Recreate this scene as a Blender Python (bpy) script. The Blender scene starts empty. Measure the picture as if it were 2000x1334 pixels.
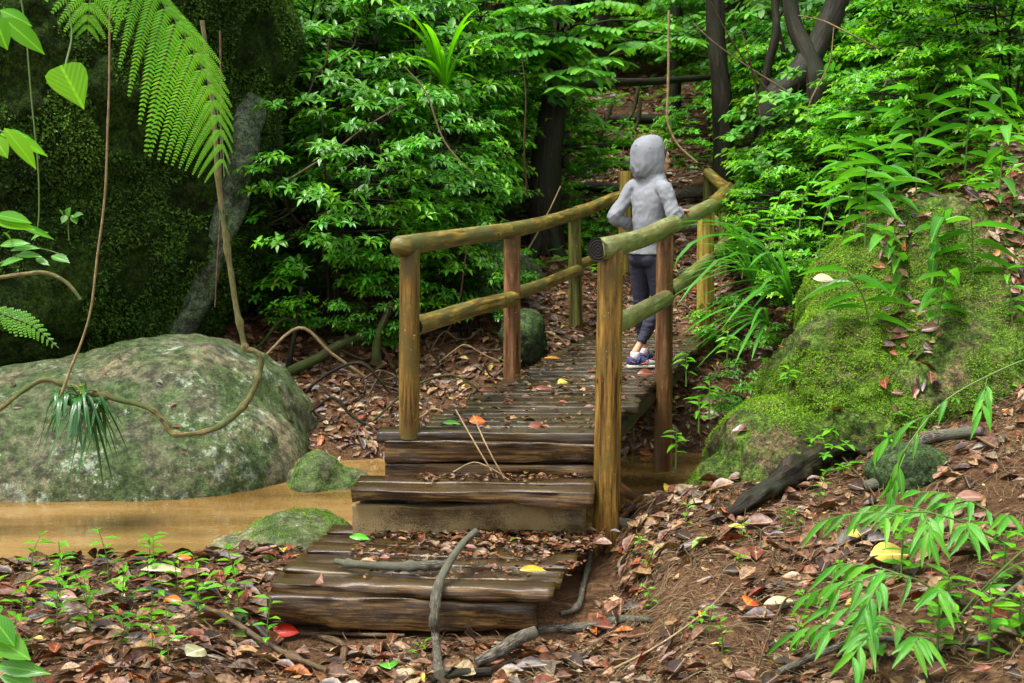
import bpy, math, random
import numpy as np
from mathutils import Vector, Matrix, noise as mnoise

# ------------------------------------------------------------------ camera, sky, sun, exposure
scene = bpy.context.scene
COL = scene.collection
F_PX, HORIZON, CAMZ = 2600.0, 335.0, 1.48        # deck top is z = 0
PITCH = math.atan((667 - HORIZON) / F_PX)
cam_d = bpy.data.cameras.new('camera'); cam = bpy.data.objects.new('camera', cam_d); COL.objects.link(cam)
cam_d.sensor_width = 36.0; cam_d.lens = 36.0 * F_PX / 2000.0
cam_d.clip_start = 0.05; cam_d.clip_end = 500.0
cam.location = (0, 0, CAMZ); cam.rotation_euler = (math.radians(90) - PITCH, 0, 0)
cam_d.dof.use_dof = True; cam_d.dof.focus_distance = 8.0; cam_d.dof.aperture_fstop = 5.6
scene.camera = cam

world = bpy.data.worlds.new('World'); scene.world = world; world.use_nodes = True
wn = world.node_tree; wn.nodes.clear()
SUN_EL, SUN_ROT = math.radians(68), math.radians(-120)
sky = wn.nodes.new('ShaderNodeTexSky'); sky.sky_type = 'NISHITA'; sky.sun_disc = False
sky.sun_elevation = SUN_EL; sky.sun_rotation = SUN_ROT; sky.dust_density = 4.0; sky.air_density = 1.0
hs = wn.nodes.new('ShaderNodeHueSaturation'); hs.inputs['Saturation'].default_value = 0.14   # an overcast, whitish sky
bg = wn.nodes.new('ShaderNodeBackground'); bg.inputs['Strength'].default_value = 0.125
wo = wn.nodes.new('ShaderNodeOutputWorld')
wn.links.new(sky.outputs[0], hs.inputs['Color']); wn.links.new(hs.outputs[0], bg.inputs[0]); wn.links.new(bg.outputs[0], wo.inputs[0])
sun_d = bpy.data.lights.new('sun', 'SUN'); sun_d.energy = 1.5; sun_d.angle = math.radians(12); sun_d.color = (1.0, 0.97, 0.92)
sun = bpy.data.objects.new('sun', sun_d); COL.objects.link(sun)
sv = Vector((math.sin(SUN_ROT) * math.cos(SUN_EL), math.cos(SUN_ROT) * math.cos(SUN_EL) , math.sin(SUN_EL)))
sun.rotation_euler = sv.to_track_quat('Z', 'Y').to_euler()
scene.view_settings.view_transform = 'Standard'; scene.view_settings.look = 'None'
scene.view_settings.gamma = 1.0; scene.view_settings.use_curve_mapping = False
scene.view_settings.exposure = 1.7

# ------------------------------------------------------------------ numeric helpers
RNG = np.random.default_rng(7)
random.seed(11)
def V(*a): return Vector(a)
def ss(a, b, x):
    t = np.clip((np.asarray(x, float) - a) / (b - a), 0, 1); return t * t * (3 - 2 * t)
def vn2(x, y, seed=0):
    x = np.asarray(x, float); y = np.asarray(y, float)
    xi = np.floor(x).astype(np.int64); yi = np.floor(y).astype(np.int64)
    fx = x - xi; fy = y - yi; fx = fx * fx * (3 - 2 * fx); fy = fy * fy * (3 - 2 * fy)
    def h(a, b):
        n = (a * 374761393 + b * 668265263 + seed * 1442695041) & 0x7fffffff
        n = ((n ^ (n >> 13)) * 1274126177) & 0x7fffffff
        return ((n ^ (n >> 16)) & 0xffff) / 65535.0
    a = h(xi, yi); b = h(xi + 1, yi); c = h(xi, yi + 1); d = h(xi + 1, yi + 1)
    return (a * (1 - fx) + b * fx) * (1 - fy) + (c * (1 - fx) + d * fx) * fy - 0.5
HY = [9.5, 10.2, 10.8, 11.6, 12.5, 14.0, 15.0, 16.0, 19.5, 24.0, 30.0, 36.0, 45.0, 60.0, 100.0]
HZ = [-.86, -.72, -.5, -.14, .12, .42, .68, .95, 1.75, 3.1, 5.6, 8.6, 14.0, 22.0, 26.0]
WATER_Z = -0.76
def T(x, y):
    x = np.asarray(x, float); y = np.asarray(y, float)
    yn = np.interp(x, [-6, -3.2, -2.2, -1.0, -0.2, 0.8, 1.4], [6.8, 7.05, 7.35, 7.8, 7.85, 8.15, 8.15])
    yf = np.interp(x, [-6, -2.7, -1.45, -0.9, 0.6, 1.5, 2.2], [9.6, 9.6, 9.9, 10.1, 10.1, 10.3, 9.4])
    near = -0.73 + np.interp(x, [-4, -1.3, -0.9, 0.55, 0.8, 1.9, 2.8, 4.5, 8.0], [0.12, 0.04, 0.0, 0.02, 0.20, 0.40, 0.76, 1.5, 2.4]) \
        * (0.55 + 0.45 * ss(4.5, 7.0, y))
    near = near + 0.12 * ss(6.3, 7.3, y) * ss(0.3, 0.7, x) - .15 * ss(7.5, 8.1, y) * ss(.3, .6, x) * (1 - ss(1.3, 1.9, x))
    near = near - 0.07 * ss(6.55, 6.35, y) * ss(-1.5, -1.1, x) * ss(.6, .3, x)
    bed = -1.02
    hill = np.interp(y, HY, HZ) + 0.20 * np.maximum(0, x - 2.0) + 0.10 * np.maximum(0, -x - 3)
    s1 = ss(yn - .22, yn + .3, y) * (1 - ss(1.75, 2.3, x))
    s2 = ss(yf - .3, yf + .5, y)
    z = near * (1 - s1) + bed * s1
    z = z * (1 - s2) + hill * s2
    u = x - 0.16 * (y - 8)
    bank = 1.55 * ss(1.9, 3.7, u) * ss(8.0, 9.6, y) * (1 - ss(11.5, 15.0, y))
    z = z + bank
    far = ss(10.5, 13, y)
    z = z + 0.05 * vn2(x * 1.7, y * 1.7, 1) + 0.035 * vn2(x * 5, y * 5, 2) + 0.014 * vn2(x * 15, y * 15, 3)
    z = z + far * (0.25 * vn2(x * .6, y * .6, 4) + .08 * vn2(x * 2.3, y * 2.3, 5)) * (1 - np.exp(-((x - 0.27 * y + 2.2) / 1.3) ** 2) * 0.8)
    return z
def Tn(x, y, e=0.05):
    dx = (T(x + e, y) - T(x - e, y)) / (2 * e); dy = (T(x, y + e) - T(x, y - e)) / (2 * e)
    n = np.stack([-dx, -dy, np.ones_like(dx)], -1); return n / np.linalg.norm(n, axis=-1, keepdims=True)
_cp, _sp = math.cos(PITCH), math.sin(PITCH)
def ray(px, py):                                  # world direction of a photo pixel, y component 1
    cx, cy = (px - 1000) / F_PX, (667 - py) / F_PX
    d = Vector((cx, _cp + cy * _sp, -_sp + cy * _cp)); return d / d.y
def at(px, py, Y): d = ray(px, py); return Vector((d.x * Y, Y, CAMZ + d.z * Y))
def flat(px, py, z=0.0): d = ray(px, py); return at(px, py, (z - CAMZ) / d.z)
def ground(px, py, lo=3.5, hi=60):                # where that ray meets the terrain
    d = ray(px, py); Y = lo
    while Y < hi:
        if CAMZ + d.z * Y < float(T(d.x * Y, Y)): break
        Y += 0.03
    return Vector((d.x * Y, Y, float(T(d.x * Y, Y))))

# ------------------------------------------------------------------ object helpers
def tag(o, label=None, cat=None, group=None, kind=None):
    if label: o['label'] = label
    if cat: o['category'] = cat
    if group: o['group'] = group
    if kind: o['kind'] = kind
    return o
def empty(name, loc, label, cat, group=None, rz=0.0):
    o = bpy.data.objects.new(name, None); COL.objects.link(o); o.location = loc; o.rotation_euler = (0, 0, rz)
    o.empty_display_size = 0.2
    return tag(o, label, cat, group)
def link(name, me, parent=None, loc=None):
    o = bpy.data.objects.new(name, me); COL.objects.link(o)
    if parent is not None: o.parent = parent
    if loc is not None: o.location = loc
    return o
def copy_tree(o, parent=None):
    c = o.copy(); COL.objects.link(c)
    if parent is not None: c.parent = parent
    for ch in list(o.children): copy_tree(ch, c)
    return c
class MB:                                         # mesh gatherer
    def __init__(s): s.v = []; s.f = []; s.uv = []; s.mi = []; s.c = None
    def add(s, vs, fs, uvs=None, mi=0):
        b = len(s.v); s.v += [tuple(p) for p in vs]; s.f += [tuple(i + b for i in f) for f in fs]; s.mi += [mi] * len(fs)
        if uvs is None: uvs = [(p[0], p[1]) for p in vs]
        s.uv += uvs
    def mesh(s, name, mats, smooth=True):
        me = bpy.data.meshes.new(name); me.from_pydata(s.v, [], s.f)
        for m in (mats if isinstance(mats, (list, tuple)) else [mats]): me.materials.append(m)
        me.polygons.foreach_set('material_index', s.mi)
        me.polygons.foreach_set('use_smooth', [smooth] * len(s.f))
        uvl = me.uv_layers.new(name='UVMap'); li = np.zeros(len(me.loops), np.int64); me.loops.foreach_get('vertex_index', li)
        uvl.data.foreach_set('uv', np.array(s.uv, np.float32)[li].ravel())
        me.update(); return me
    def build(s, name, mats, parent=None, loc=None, smooth=True): return link(name, s.mesh(name, mats, smooth), parent, loc)
def crom(pts, n=6):                               # Catmull-Rom through points (tuples of any length)
    P = [np.array(p, float) for p in pts]
    if len(P) < 3:
        return [P[0] + (P[1] - P[0]) * t for t in np.linspace(0, 1, n + 1)]
    P = [2 * P[0] - P[1]] + P + [2 * P[-1] - P[-2]]; out = []
    for i in range(1, len(P) - 2):
        a, b, c, d = P[i - 1:i + 3]
        for k in range(n):
            t = k / n; out.append(.5 * ((2 * b) + (-a + c) * t + (2 * a - 5 * b + 4 * c - d) * t * t + (-a + 3 * b - 3 * c + d) * t ** 3))
    out.append(P[-2]); return out
def tube(mb, pts, rad, seg=8, wob=0.0, caps=True, mi=0, capmi=None, seed=0, wf=6.0):
    P = [Vector(p[:3]) for p in pts]; n = len(P)
    R = list(rad) if hasattr(rad, '__len__') else [rad] * n
    if len(R) != n: R = list(np.interp(np.linspace(0, 1, n), np.linspace(0, 1, len(R)), R))
    t0 = (P[1] - P[0]).normalized(); up = Vector((0, 0, 1)) if abs(t0.z) < .9 else Vector((1, 0, 0))
    nx = t0.cross(up).normalized(); vs = []; uv = []; L = 0
    for i in range(n):
        t = (P[min(i + 1, n - 1)] - P[max(i - 1, 0)]).normalized()
        nx = (nx - t * nx.dot(t)).normalized(); ny = t.cross(nx)
        if i: L += (P[i] - P[i - 1]).length
        for k in range(seg):
            a = 2 * math.pi * k / seg; d = nx * math.cos(a) + ny * math.sin(a); r = R[i]
            if wob: r *= 1 + wob * mnoise.noise(Vector((P[i].x * wf + seed * 7.3, P[i].y * wf, P[i].z * wf)) + d * 1.2)
            vs.append(P[i] + d * r); uv.append((abs(k / seg * 2 - 1) * math.pi * max(R), L))
    fs = [(i * seg + k, i * seg + (k + 1) % seg, (i + 1) * seg + (k + 1) % seg, (i + 1) * seg + k) for i in range(n - 1) for k in range(seg)]
    mb.add(vs, fs, uv, mi)
    if caps:
        for i, o in ((0, 1), (n - 1, 0)):
            c = len(mb.v); ring = [mb.v[c - len(vs) - (0 if o else 0) + i * seg + k] for k in range(seg)] if False else vs[i * seg:(i + 1) * seg]
            cc = P[i]; cv = [cc] + ring
            cu = [(0, 0)] + [(math.cos(2 * math.pi * k / seg) * R[i], math.sin(2 * math.pi * k / seg) * R[i]) for k in range(seg)]
            cf = [(0, 1 + (k + 1) % seg, 1 + k) if o else (0, 1 + k, 1 + (k + 1) % seg) for k in range(seg)]
            mb.add(cv, cf, cu, mi if capmi is None else capmi)

# leaves: one template stamped many times
def leaf_template(st, fold=0.25, droop=0.3, curl=0.0, twist=0.0):
    """st: list of (t, halfwidth) with t 0..1; first and last are points"""
    vs = []; idx = []
    for i, (t, w) in enumerate(st):
        z = -droop * t * t; x = t * (1 - 0.12 * droop * t)
        if w == 0: idx.append((len(vs),)); vs.append((x, 0, z)); continue
        a = twist * t; zz = fold * w + curl * w * w * 4
        idx.append((len(vs), len(vs) + 1, len(vs) + 2))
        vs += [(x, w * math.cos(a), z + zz + w * math.sin(a)), (x, 0, z), (x, -w * math.cos(a), z + zz - w * math.sin(a))]
    fs = []
    for A, B in zip(idx[:-1], idx[1:]):
        if len(A) == 1: fs += [(A[0], B[1], B[0]), (A[0], B[2], B[1])]
        elif len(B) == 1: fs += [(A[0], A[1], B[0]), (A[1], A[2], B[0])]
        else: fs += [(A[0], A[1], B[1], B[0]), (A[1], A[2], B[2], B[1])]
    return np.array(vs, float), fs
TPL = {
    'shrub': leaf_template([(0, 0), (.12, .08), (.4, .5), (.7, .34), (1, 0)], .35, .35),
    'oval': leaf_template([(0, 0), (.15, .3), (.45, .5), (.78, .36), (1, 0)], .25, .2),
    'small': leaf_template([(0, 0), (.4, .5), (.75, .3), (1, 0)], .3, .25),
    'lance': leaf_template([(0, 0), (.1, .25), (.3, .5), (.6, .4), (.85, .18), (1, 0)], .4, .45),
    'pinnule': leaf_template([(0, 0), (.15, .5), (.6, .4), (1, 0)], .1, .12),
    'dead': leaf_template([(0, 0), (.1, .2), (.3, .46), (.55, .5), (.78, .32), (.93, .1), (1, 0)], .16, -.12, .25, .5),
    'dead2': leaf_template([(0, 0), (.15, .3), (.42, .5), (.7, .38), (.9, .12), (1, 0)], -.22, .22, -.2, -.4),
    'heart': leaf_template([(0, 0), (.03, .3), (.12, .47), (.28, .5), (.45, .44), (.62, .32), (.78, .18), (.9, .07), (1, 0)], .2, .15),
    'ovalf': leaf_template([(0, 0), (.06, .14), (.18, .33), (.34, .47), (.5, .5), (.66, .42), (.8, .28), (.92, .1), (1, 0)], .25, .3),
    'far': leaf_template([(0, 0), (.5, .5), (1, 0)], .3, .3),
}
class Leaves:
    def __init__(s): s.p = []; s.d = []; s.u = []; s.s = []; s.c = []
    def add(s, p, d, u, L, W, c=(1, 1, 1)): s.p.append(tuple(p)); s.d.append(tuple(d)); s.u.append(tuple(u)); s.s.append((L, W)); s.c.append(c)
    def mesh(s, name, tpl, mat):
        tv, tf = TPL[tpl]; n = len(s.p)
        p = np.array(s.p); d = np.array(s.d, float); u = np.array(s.u, float); sc = np.array(s.s); c = np.array(s.c, float)
        d /= np.linalg.norm(d, axis=1, keepdims=True) + 1e-9
        u = u - d * np.sum(u * d, 1, keepdims=True); u /= np.linalg.norm(u, axis=1, keepdims=True) + 1e-9
        w = np.cross(u, d)
        vx = tv[None, :, 0:1] * sc[:, None, 0:1]; vy = tv[None, :, 1:2] * sc[:, None, 1:2]
        vz = tv[None, :, 2:3] * sc[:, None, 0:1] * .5 + 0
        P = p[:, None] + d[:, None] * vx + w[:, None] * vy + u[:, None] * vz
        m = len(tv); me = bpy.data.meshes.new(name)
        me.vertices.add(n * m); me.vertices.foreach_set('co', P.astype(np.float32).ravel())
        tot = [len(f) for f in tf]; flatf = np.array([i for f in tf for i in f])
        loops = (flatf[None] + (np.arange(n) * m)[:, None]).ravel()
        me.loops.add(len(loops)); me.loops.foreach_set('vertex_index', loops.astype(np.int32))
        tots = np.tile(np.array(tot, np.int32), n); starts = np.concatenate([[0], np.cumsum(tots)[:-1]]).astype(np.int32)
        me.polygons.add(len(tots)); me.polygons.foreach_set('loop_start', starts)
        try: me.polygons.foreach_set('loop_total', tots)
        except Exception: pass
        me.polygons.foreach_set('use_smooth', np.ones(len(tots), bool))
        a = me.color_attributes.new('tint', 'FLOAT_COLOR', 'POINT')
        cc = np.repeat(np.concatenate([c, np.ones((n, 1))], 1), m, 0).astype(np.float32); a.data.foreach_set('color', cc.ravel())
        uvl = me.uv_layers.new(name='UVMap')
        tuv = np.stack([tv[:, 0], tv[:, 1]], 1); uvl.data.foreach_set('uv', np.tile(tuv, (n, 1))[loops].astype(np.float32).ravel())
        me.materials.append(mat); me.update(); me.validate(); return me
    def build(s, name, tpl, mat, parent=None): return link(name, s.mesh(name, tpl, mat), parent)

# ------------------------------------------------------------------ materials
def nt(name):
    m = bpy.data.materials.new(name); m.use_nodes = True; t = m.node_tree; t.nodes.clear()
    return m, t
def N(t, kind, **kw):
    n = t.nodes.new(kind)
    for k, v in kw.items():
        if k in n.inputs: n.inputs[k].default_value = v
        else: setattr(n, k, v)
    return n
def ramp(t, src, stops):
    r = t.nodes.new('ShaderNodeValToRGB'); e = r.color_ramp.elements
    while len(e) < len(stops): e.new(0.5)
    for i, (p, c) in enumerate(stops): e[i].position = p; e[i].color = (*c, 1) if len(c) == 3 else c
    t.links.new(src, r.inputs[0]); return r.outputs[0]
def mixc(t, f, a, b, mode='MIX'):
    m = t.nodes.new('ShaderNodeMix'); m.data_type = 'RGBA'; m.blend_type = mode
    for s, v in ((m.inputs[0], f), (m.inputs[6], a), (m.inputs[7], b)):
        if hasattr(v, 'links'): t.links.new(v, s)
        else: s.default_value = v if not isinstance(v, tuple) else (*v, 1)[:4]
    return m.outputs[2]
def noise(t, vec, scale, detail=4, rough=.6, dist=0.0):
    n = N(t, 'ShaderNodeTexNoise', Scale=scale, Detail=detail, Roughness=rough, Distortion=dist)
    if vec is not None: t.links.new(vec, n.inputs['Vector'])
    return n.outputs[0]
def mapping(t, src, scale):
    m = N(t, 'ShaderNodeMapping'); m.inputs['Scale'].default_value = scale; t.links.new(src, m.inputs['Vector']); return m.outputs[0]
def finish(t, col, rough=.5, bump=None, bstr=.5, bdist=.01, spec=.5, transl=0.0, coat=0.0, trcol=None):
    p = N(t, 'ShaderNodeBsdfPrincipled'); o = N(t, 'ShaderNodeOutputMaterial')
    p.inputs['Specular IOR Level'].default_value = spec; p.inputs['Coat Weight'].default_value = coat; p.inputs['Coat Roughness'].default_value = .12
    for s, v in ((p.inputs['Base Color'], col), (p.inputs['Roughness'], rough)):
        if hasattr(v, 'links'): t.links.new(v, s)
        else: s.default_value = (*v, 1) if isinstance(v, tuple) else v
    if bump is not None:
        b = N(t, 'ShaderNodeBump', Strength=bstr, Distance=bdist); t.links.new(bump, b.inputs['Height']); t.links.new(b.outputs[0], p.inputs['Normal'])
    if transl > 0:
        tr = N(t, 'ShaderNodeBsdfTranslucent'); mx = N(t, 'ShaderNodeMixShader'); mx.inputs[0].default_value = transl
        tc = mixc(t, 1.0, col if trcol is None else trcol, (1.5, 1.6, .6), 'MULTIPLY') if hasattr(col, 'links') else None
        if tc: t.links.new(tc, tr.inputs[0])
        t.links.new(p.outputs[0], mx.inputs[1]); t.links.new(tr.outputs[0], mx.inputs[2]); t.links.new(mx.outputs[0], o.inputs[0])
    else: t.links.new(p.outputs[0], o.inputs[0])
def m_leaf(name, c1, c2, rough=.3, transl=.3, spec=.5, nscale=1.3):
    m, t = nt(name); g = N(t, 'ShaderNodeNewGeometry'); a = N(t, 'ShaderNodeAttribute', attribute_name='tint')
    f = ramp(t, noise(t, g.outputs['Position'], nscale, 3), [(.35, (0, 0, 0)), (.65, (1, 1, 1))])
    col = mixc(t, f, c1, c2); col = mixc(t, 1.0, col, a.outputs['Color'], 'MULTIPLY')
    # paler midrib
    uv = N(t, 'ShaderNodeUVMap'); sx = N(t, 'ShaderNodeSeparateXYZ'); t.links.new(uv.outputs[0], sx.inputs[0])
    ab = N(t, 'ShaderNodeMath', operation='ABSOLUTE'); t.links.new(sx.outputs[1], ab.inputs[0])
    lt = N(t, 'ShaderNodeMath', operation='LESS_THAN'); t.links.new(ab.outputs[0], lt.inputs[0]); lt.inputs[1].default_value = .035
    ml = N(t, 'ShaderNodeMath', operation='MULTIPLY'); t.links.new(lt.outputs[0], ml.inputs[0]); ml.inputs[1].default_value = .45
    col = mixc(t, ml.outputs[0], col, (c2[0] * 2.2, c2[1] * 1.7, c2[2] * 2))
    # side veins as relief
    wv = N(t, 'ShaderNodeMath', operation='ADD'); t.links.new(sx.outputs[0], wv.inputs[0]); t.links.new(ab.outputs[0], wv.inputs[1])
    sn = N(t, 'ShaderNodeMath', operation='SINE'); mu = N(t, 'ShaderNodeMath', operation='MULTIPLY'); t.links.new(wv.outputs[0], mu.inputs[0]); mu.inputs[1].default_value = 45
    t.links.new(mu.outputs[0], sn.inputs[0])
    finish(t, col, rough, bump=sn.outputs[0], bstr=.25, bdist=.002, spec=spec, transl=transl); return m
def m_litter(name, rough=.4):
    m, t = nt(name); a = N(t, 'ShaderNodeAttribute', attribute_name='tint'); g = N(t, 'ShaderNodeNewGeometry')
    n = noise(t, g.outputs['Position'], 45, 4)
    col = mixc(t, 1.0, a.outputs['Color'], ramp(t, n, [(.38, (.35, .32, .3)), (.62, (1.25, 1.2, 1.15))]), 'MULTIPLY')
    uv = N(t, 'ShaderNodeUVMap'); sx = N(t, 'ShaderNodeSeparateXYZ'); t.links.new(uv.outputs[0], sx.inputs[0])
    ab = N(t, 'ShaderNodeMath', operation='ABSOLUTE'); t.links.new(sx.outputs[1], ab.inputs[0])
    lt = N(t, 'ShaderNodeMath', operation='LESS_THAN'); t.links.new(ab.outputs[0], lt.inputs[0]); lt.inputs[1].default_value = .03
    ml = N(t, 'ShaderNodeMath', operation='MULTIPLY'); t.links.new(lt.outputs[0], ml.inputs[0]); ml.inputs[1].default_value = .4
    col = mixc(t, ml.outputs[0], col, (.5, .36, .2))
    finish(t, col, rough, bump=n, bstr=.4, bdist=.006, spec=.5, transl=.06); return m
def m_log(name, cs, rough=.4, s=(55, 2.6, 1), bstr=.5, patch=None, spec=.33):
    m, t = nt(name); uv = N(t, 'ShaderNodeUVMap'); g = N(t, 'ShaderNodeNewGeometry')
    n1 = noise(t, mapping(t, uv.outputs[0], s), 1, 6, .65, .4); n2 = noise(t, g.outputs['Position'], 3.5, 5, .6)
    n3 = noise(t, g.outputs['Position'], 60, 3)
    n1 = mixc(t, .3, n1, noise(t, mapping(t, uv.outputs[0], (s[0] * 4, s[1] * 4, 1)), 1, 4, .7))
    c = ramp(t, n1, [(.41, cs[0]), (.5, cs[1]), (.59, cs[2])])
    if patch: c = mixc(t, ramp(t, n2, [(.42, (0, 0, 0)), (.62, (1, 1, 1))]), c, mixc(t, n1, patch, tuple(v * .55 for v in patch)))
    vk = N(t, 'ShaderNodeTexVoronoi', Scale=1.0); t.links.new(mapping(t, uv.outputs[0], (9, 5, 1)), vk.inputs['Vector'])
    c = mixc(t, ramp(t, vk.outputs['Distance'], [(.06, (1, 1, 1)), (.11, (0, 0, 0))]), c, tuple(v * .4 for v in cs[0]))
    sp = ramp(t, n3, [(.68, (0, 0, 0)), (.74, (1, 1, 1))]); c = mixc(t, sp, c, tuple(min(1, v * 2.1) for v in cs[2]))
    finish(t, c, rough, bump=n1, bstr=bstr, bdist=.02 if bstr > .8 else .01, spec=spec); return m
def m_plank(name, cs, top, rough=.35, gr=None):
    m, t = nt(name); tc = N(t, 'ShaderNodeTexCoord'); g = N(t, 'ShaderNodeNewGeometry'); oi = N(t, 'ShaderNodeObjectInfo')
    ad = N(t, 'ShaderNodeVectorMath', operation='ADD'); t.links.new(tc.outputs['Object'], ad.inputs[0]); t.links.new(oi.outputs['Random'], ad.inputs[1])
    mp = mapping(t, ad.outputs[0], (1.6, 38, 30)); n1 = mixc(t, .42, noise(t, mp, 1, 6, .65, .5), noise(t, mapping(t, ad.outputs[0], (5, 170, 130)), 1, 4, .7)); n2 = noise(t, g.outputs['Position'], 4, 4)
    nf = noise(t, g.outputs['Position'], 190, 3, .7)
    c = ramp(t, n1, [(.40, cs[0]), (.51, cs[1]), (.61, cs[2])])
    sx = N(t, 'ShaderNodeSeparateXYZ'); t.links.new(g.outputs['Normal'], sx.inputs[0])
    up = ramp(t, sx.outputs[2], [(.5, (0, 0, 0)), (.9, (1, 1, 1))])
    tp = mixc(t, ramp(t, n2, [(.35, (0, 0, 0)), (.65, (1, 1, 1))]), mixc(t, n1, tuple(v * .5 for v in top), tuple(v * 1.3 for v in top)), tuple(v * .55 for v in cs[1]))
    c = mixc(t, mixc(t, 1.0, up, (.75, .75, .75), 'MULTIPLY'), c, tp)
    if gr: c = mixc(t, ramp(t, mixc(t, .5, nf, n2), [(.46, (0, 0, 0)), (.50, (1, 1, 1))]), c, gr)
    rr = ramp(t, n2, [(.35, (rough * .55,) * 3), (.65, (rough * 1.5,) * 3)])
    hb = mixc(t, .35, n1, nf)
    finish(t, c, rr, bump=hb, bstr=.55, bdist=.008, spec=.5); return m
def m_rock(name, base, moss, lichen, mossamt=.5, mossc=(.05, .09, .02), scale=2.0, rough=.75, bstr=.8, stain=None, gc=.65):
    m, t = nt(name); g = N(t, 'ShaderNodeNewGeometry'); P = g.outputs['Position']
    n1 = noise(t, P, scale, 6, .65); n2 = noise(t, P, scale * 1.7 + .3, 5, .55, .6); n3 = noise(t, P, 28, 5, .7); n4 = noise(t, P, 90, 3, .7)
    gr = ramp(t, noise(t, P, 45, 5, .8), [(.40, (1 - gc,) * 3), (.5, (.95, .95, .95)), (.60, (1 + gc, 1 + gc * .95, 1 + gc * .8))]); cl = ramp(t, noise(t, P, 13, 4, .7), [(.38, (.4, .4, .4)), (.62, (1.4, 1.4, 1.4))])
    c = mixc(t, n3, tuple(v * .8 for v in base), tuple(v * 1.2 for v in base))
    if stain: c = mixc(t, ramp(t, noise(t, P, scale * .6 + .1, 3), [(.5, (0, 0, 0)), (.62, (1, 1, 1))]), c, stain)
    mm = mixc(t, n4, tuple(v * .35 for v in mossc), tuple(v * 1.8 for v in mossc))
    mm = mixc(t, ramp(t, n1, [(.4, (0, 0, 0)), (.6, (1, 1, 1))]), mm, mixc(t, n3, tuple(v * .8 for v in moss), moss))
    fac = mixc(t, .4, n2, n3)
    c = mixc(t, ramp(t, fac, [(max(0, .62 - mossamt * .3 - .07), (0, 0, 0)), (.66 - mossamt * .3, (1, 1, 1))]), c, mm)
    if lichen:
        vo = N(t, 'ShaderNodeTexVoronoi', Scale=5.0); t.links.new(P, vo.inputs['Vector'])
        ln = mixc(t, .55, noise(t, P, 2.2, 2), noise(t, P, 16, 5, .7))
        c = mixc(t, ramp(t, ln, [(.56, (0, 0, 0)), (.60, (1, 1, 1))]), c, mixc(t, n4, tuple(v * .6 for v in lichen), lichen))
    c = mixc(t, 1.0, mixc(t, 1.0, c, gr, 'MULTIPLY'), cl, 'MULTIPLY')
    h = mixc(t, .35, mixc(t, .5, n3, noise(t, P, 11, 5, .7)), n4)
    finish(t, c, rough, bump=h, bstr=bstr, bdist=.05, spec=.07 if name == 'dark_mossy_rock' else .22); return m
def m_plain(name, c, rough=.5, var=.25, scale=25, bstr=.2, spec=.4, bdist=.004):
    m, t = nt(name); g = N(t, 'ShaderNodeTexCoord'); n = noise(t, g.outputs['Object'], scale, 5, .6)
    col = mixc(t, n, tuple(v * (1 - var) for v in c), tuple(v * (1 + var) for v in c))
    finish(t, col, rough, bump=n, bstr=bstr, bdist=bdist, spec=spec); return m

M = {}
M['soil'], t = nt('soil'); g = N(t, 'ShaderNodeNewGeometry'); P = g.outputs['Position']
n1 = noise(t, P, 1.4, 5); n2 = noise(t, P, 17, 6, .75); n3 = noise(t, P, 85, 4, .8)
c = ramp(t, n2, [(.38, (.025, .011, .005)), (.5, (.09, .045, .021)), (.62, (.22, .12, .058))])
c = mixc(t, ramp(t, n1, [(.42, (0, 0, 0)), (.6, (1, 1, 1))]), c, ramp(t, n3, [(.4, (.03, .013, .007)), (.6, (.21, .11, .05))]))
finish(t, c, .6, bump=mixc(t, .5, n2, n3), bstr=1.0, bdist=.04, spec=.15)
M['water'], t = nt('muddy_water'); g = N(t, 'ShaderNodeNewGeometry'); P = g.outputs['Position']
n1 = noise(t, mapping(t, P, (.45, 1.6, 1)), 1.2, 3); n2 = noise(t, mapping(t, P, (2, 6, 1)), 1.4, 3)
c = ramp(t, n1, [(.3, (.075, .04, .011)), (.5, (.19, .108, .03)), (.68, (.30, .18, .065))])
finish(t, c, .05, bump=n2, bstr=.10, bdist=.03, spec=.9)
M['rail'] = m_log('weathered_log', [(.03, .018, .004), (.15, .095, .012), (.34, .235, .035)], .46, (26, 2.2, 1), .5, (.10, .105, .025))
M['railg'] = m_log('algae_green_log', [(.055, .06, .02), (.15, .165, .055), (.27, .29, .12)], .4, (26, 2.2, 1), .5, (.20, .17, .05))
M['post'] = m_log('post_log', [(.035, .016, .004), (.17, .088, .014), (.33, .20, .04)], .42, (24, 1.5, 1), .6, (.12, .085, .018))
M['postr'] = m_log('reddish_post_log', [(.035, .013, .006), (.15, .062, .022), (.30, .17, .085)], .42, (24, 1.5, 1), .6, (.11, .06, .018))
M['postg'] = m_log('green_post_log', [(.02, .022, .004), (.075, .075, .012), (.15, .14, .03)], .45, (24, 1.5, 1), .6)
M['posty'] = m_log('yellow_post_log', [(.09, .055, .01), (.27, .19, .03), (.42, .31, .07)], .42, (24, 1.5, 1), .5)
m, t = nt('cut_log_end'); uvn = N(t, 'ShaderNodeUVMap'); ln = N(t, 'ShaderNodeVectorMath', operation='LENGTH'); t.links.new(uvn.outputs[0], ln.inputs[0])
dn = N(t, 'ShaderNodeMath', operation='MULTIPLY'); t.links.new(ln.outputs['Value'], dn.inputs[0]); dn.inputs[1].default_value = 420
sn = N(t, 'ShaderNodeMath', operation='SINE'); t.links.new(dn.outputs[0], sn.inputs[0])
nn = noise(t, mapping(t, uvn.outputs[0], (1, 1, 1)), 60, 4)
finish(t, mixc(t, nn, (.006, .005, .004), mixc(t, ramp(t, sn.outputs[0], [(.3, (0, 0, 0)), (.8, (1, 1, 1))]), (.010, .009, .007), (.024, .020, .015))), .75, spec=.15, bump=sn.outputs[0], bstr=.5, bdist=.003); M['logend'] = m
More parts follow.
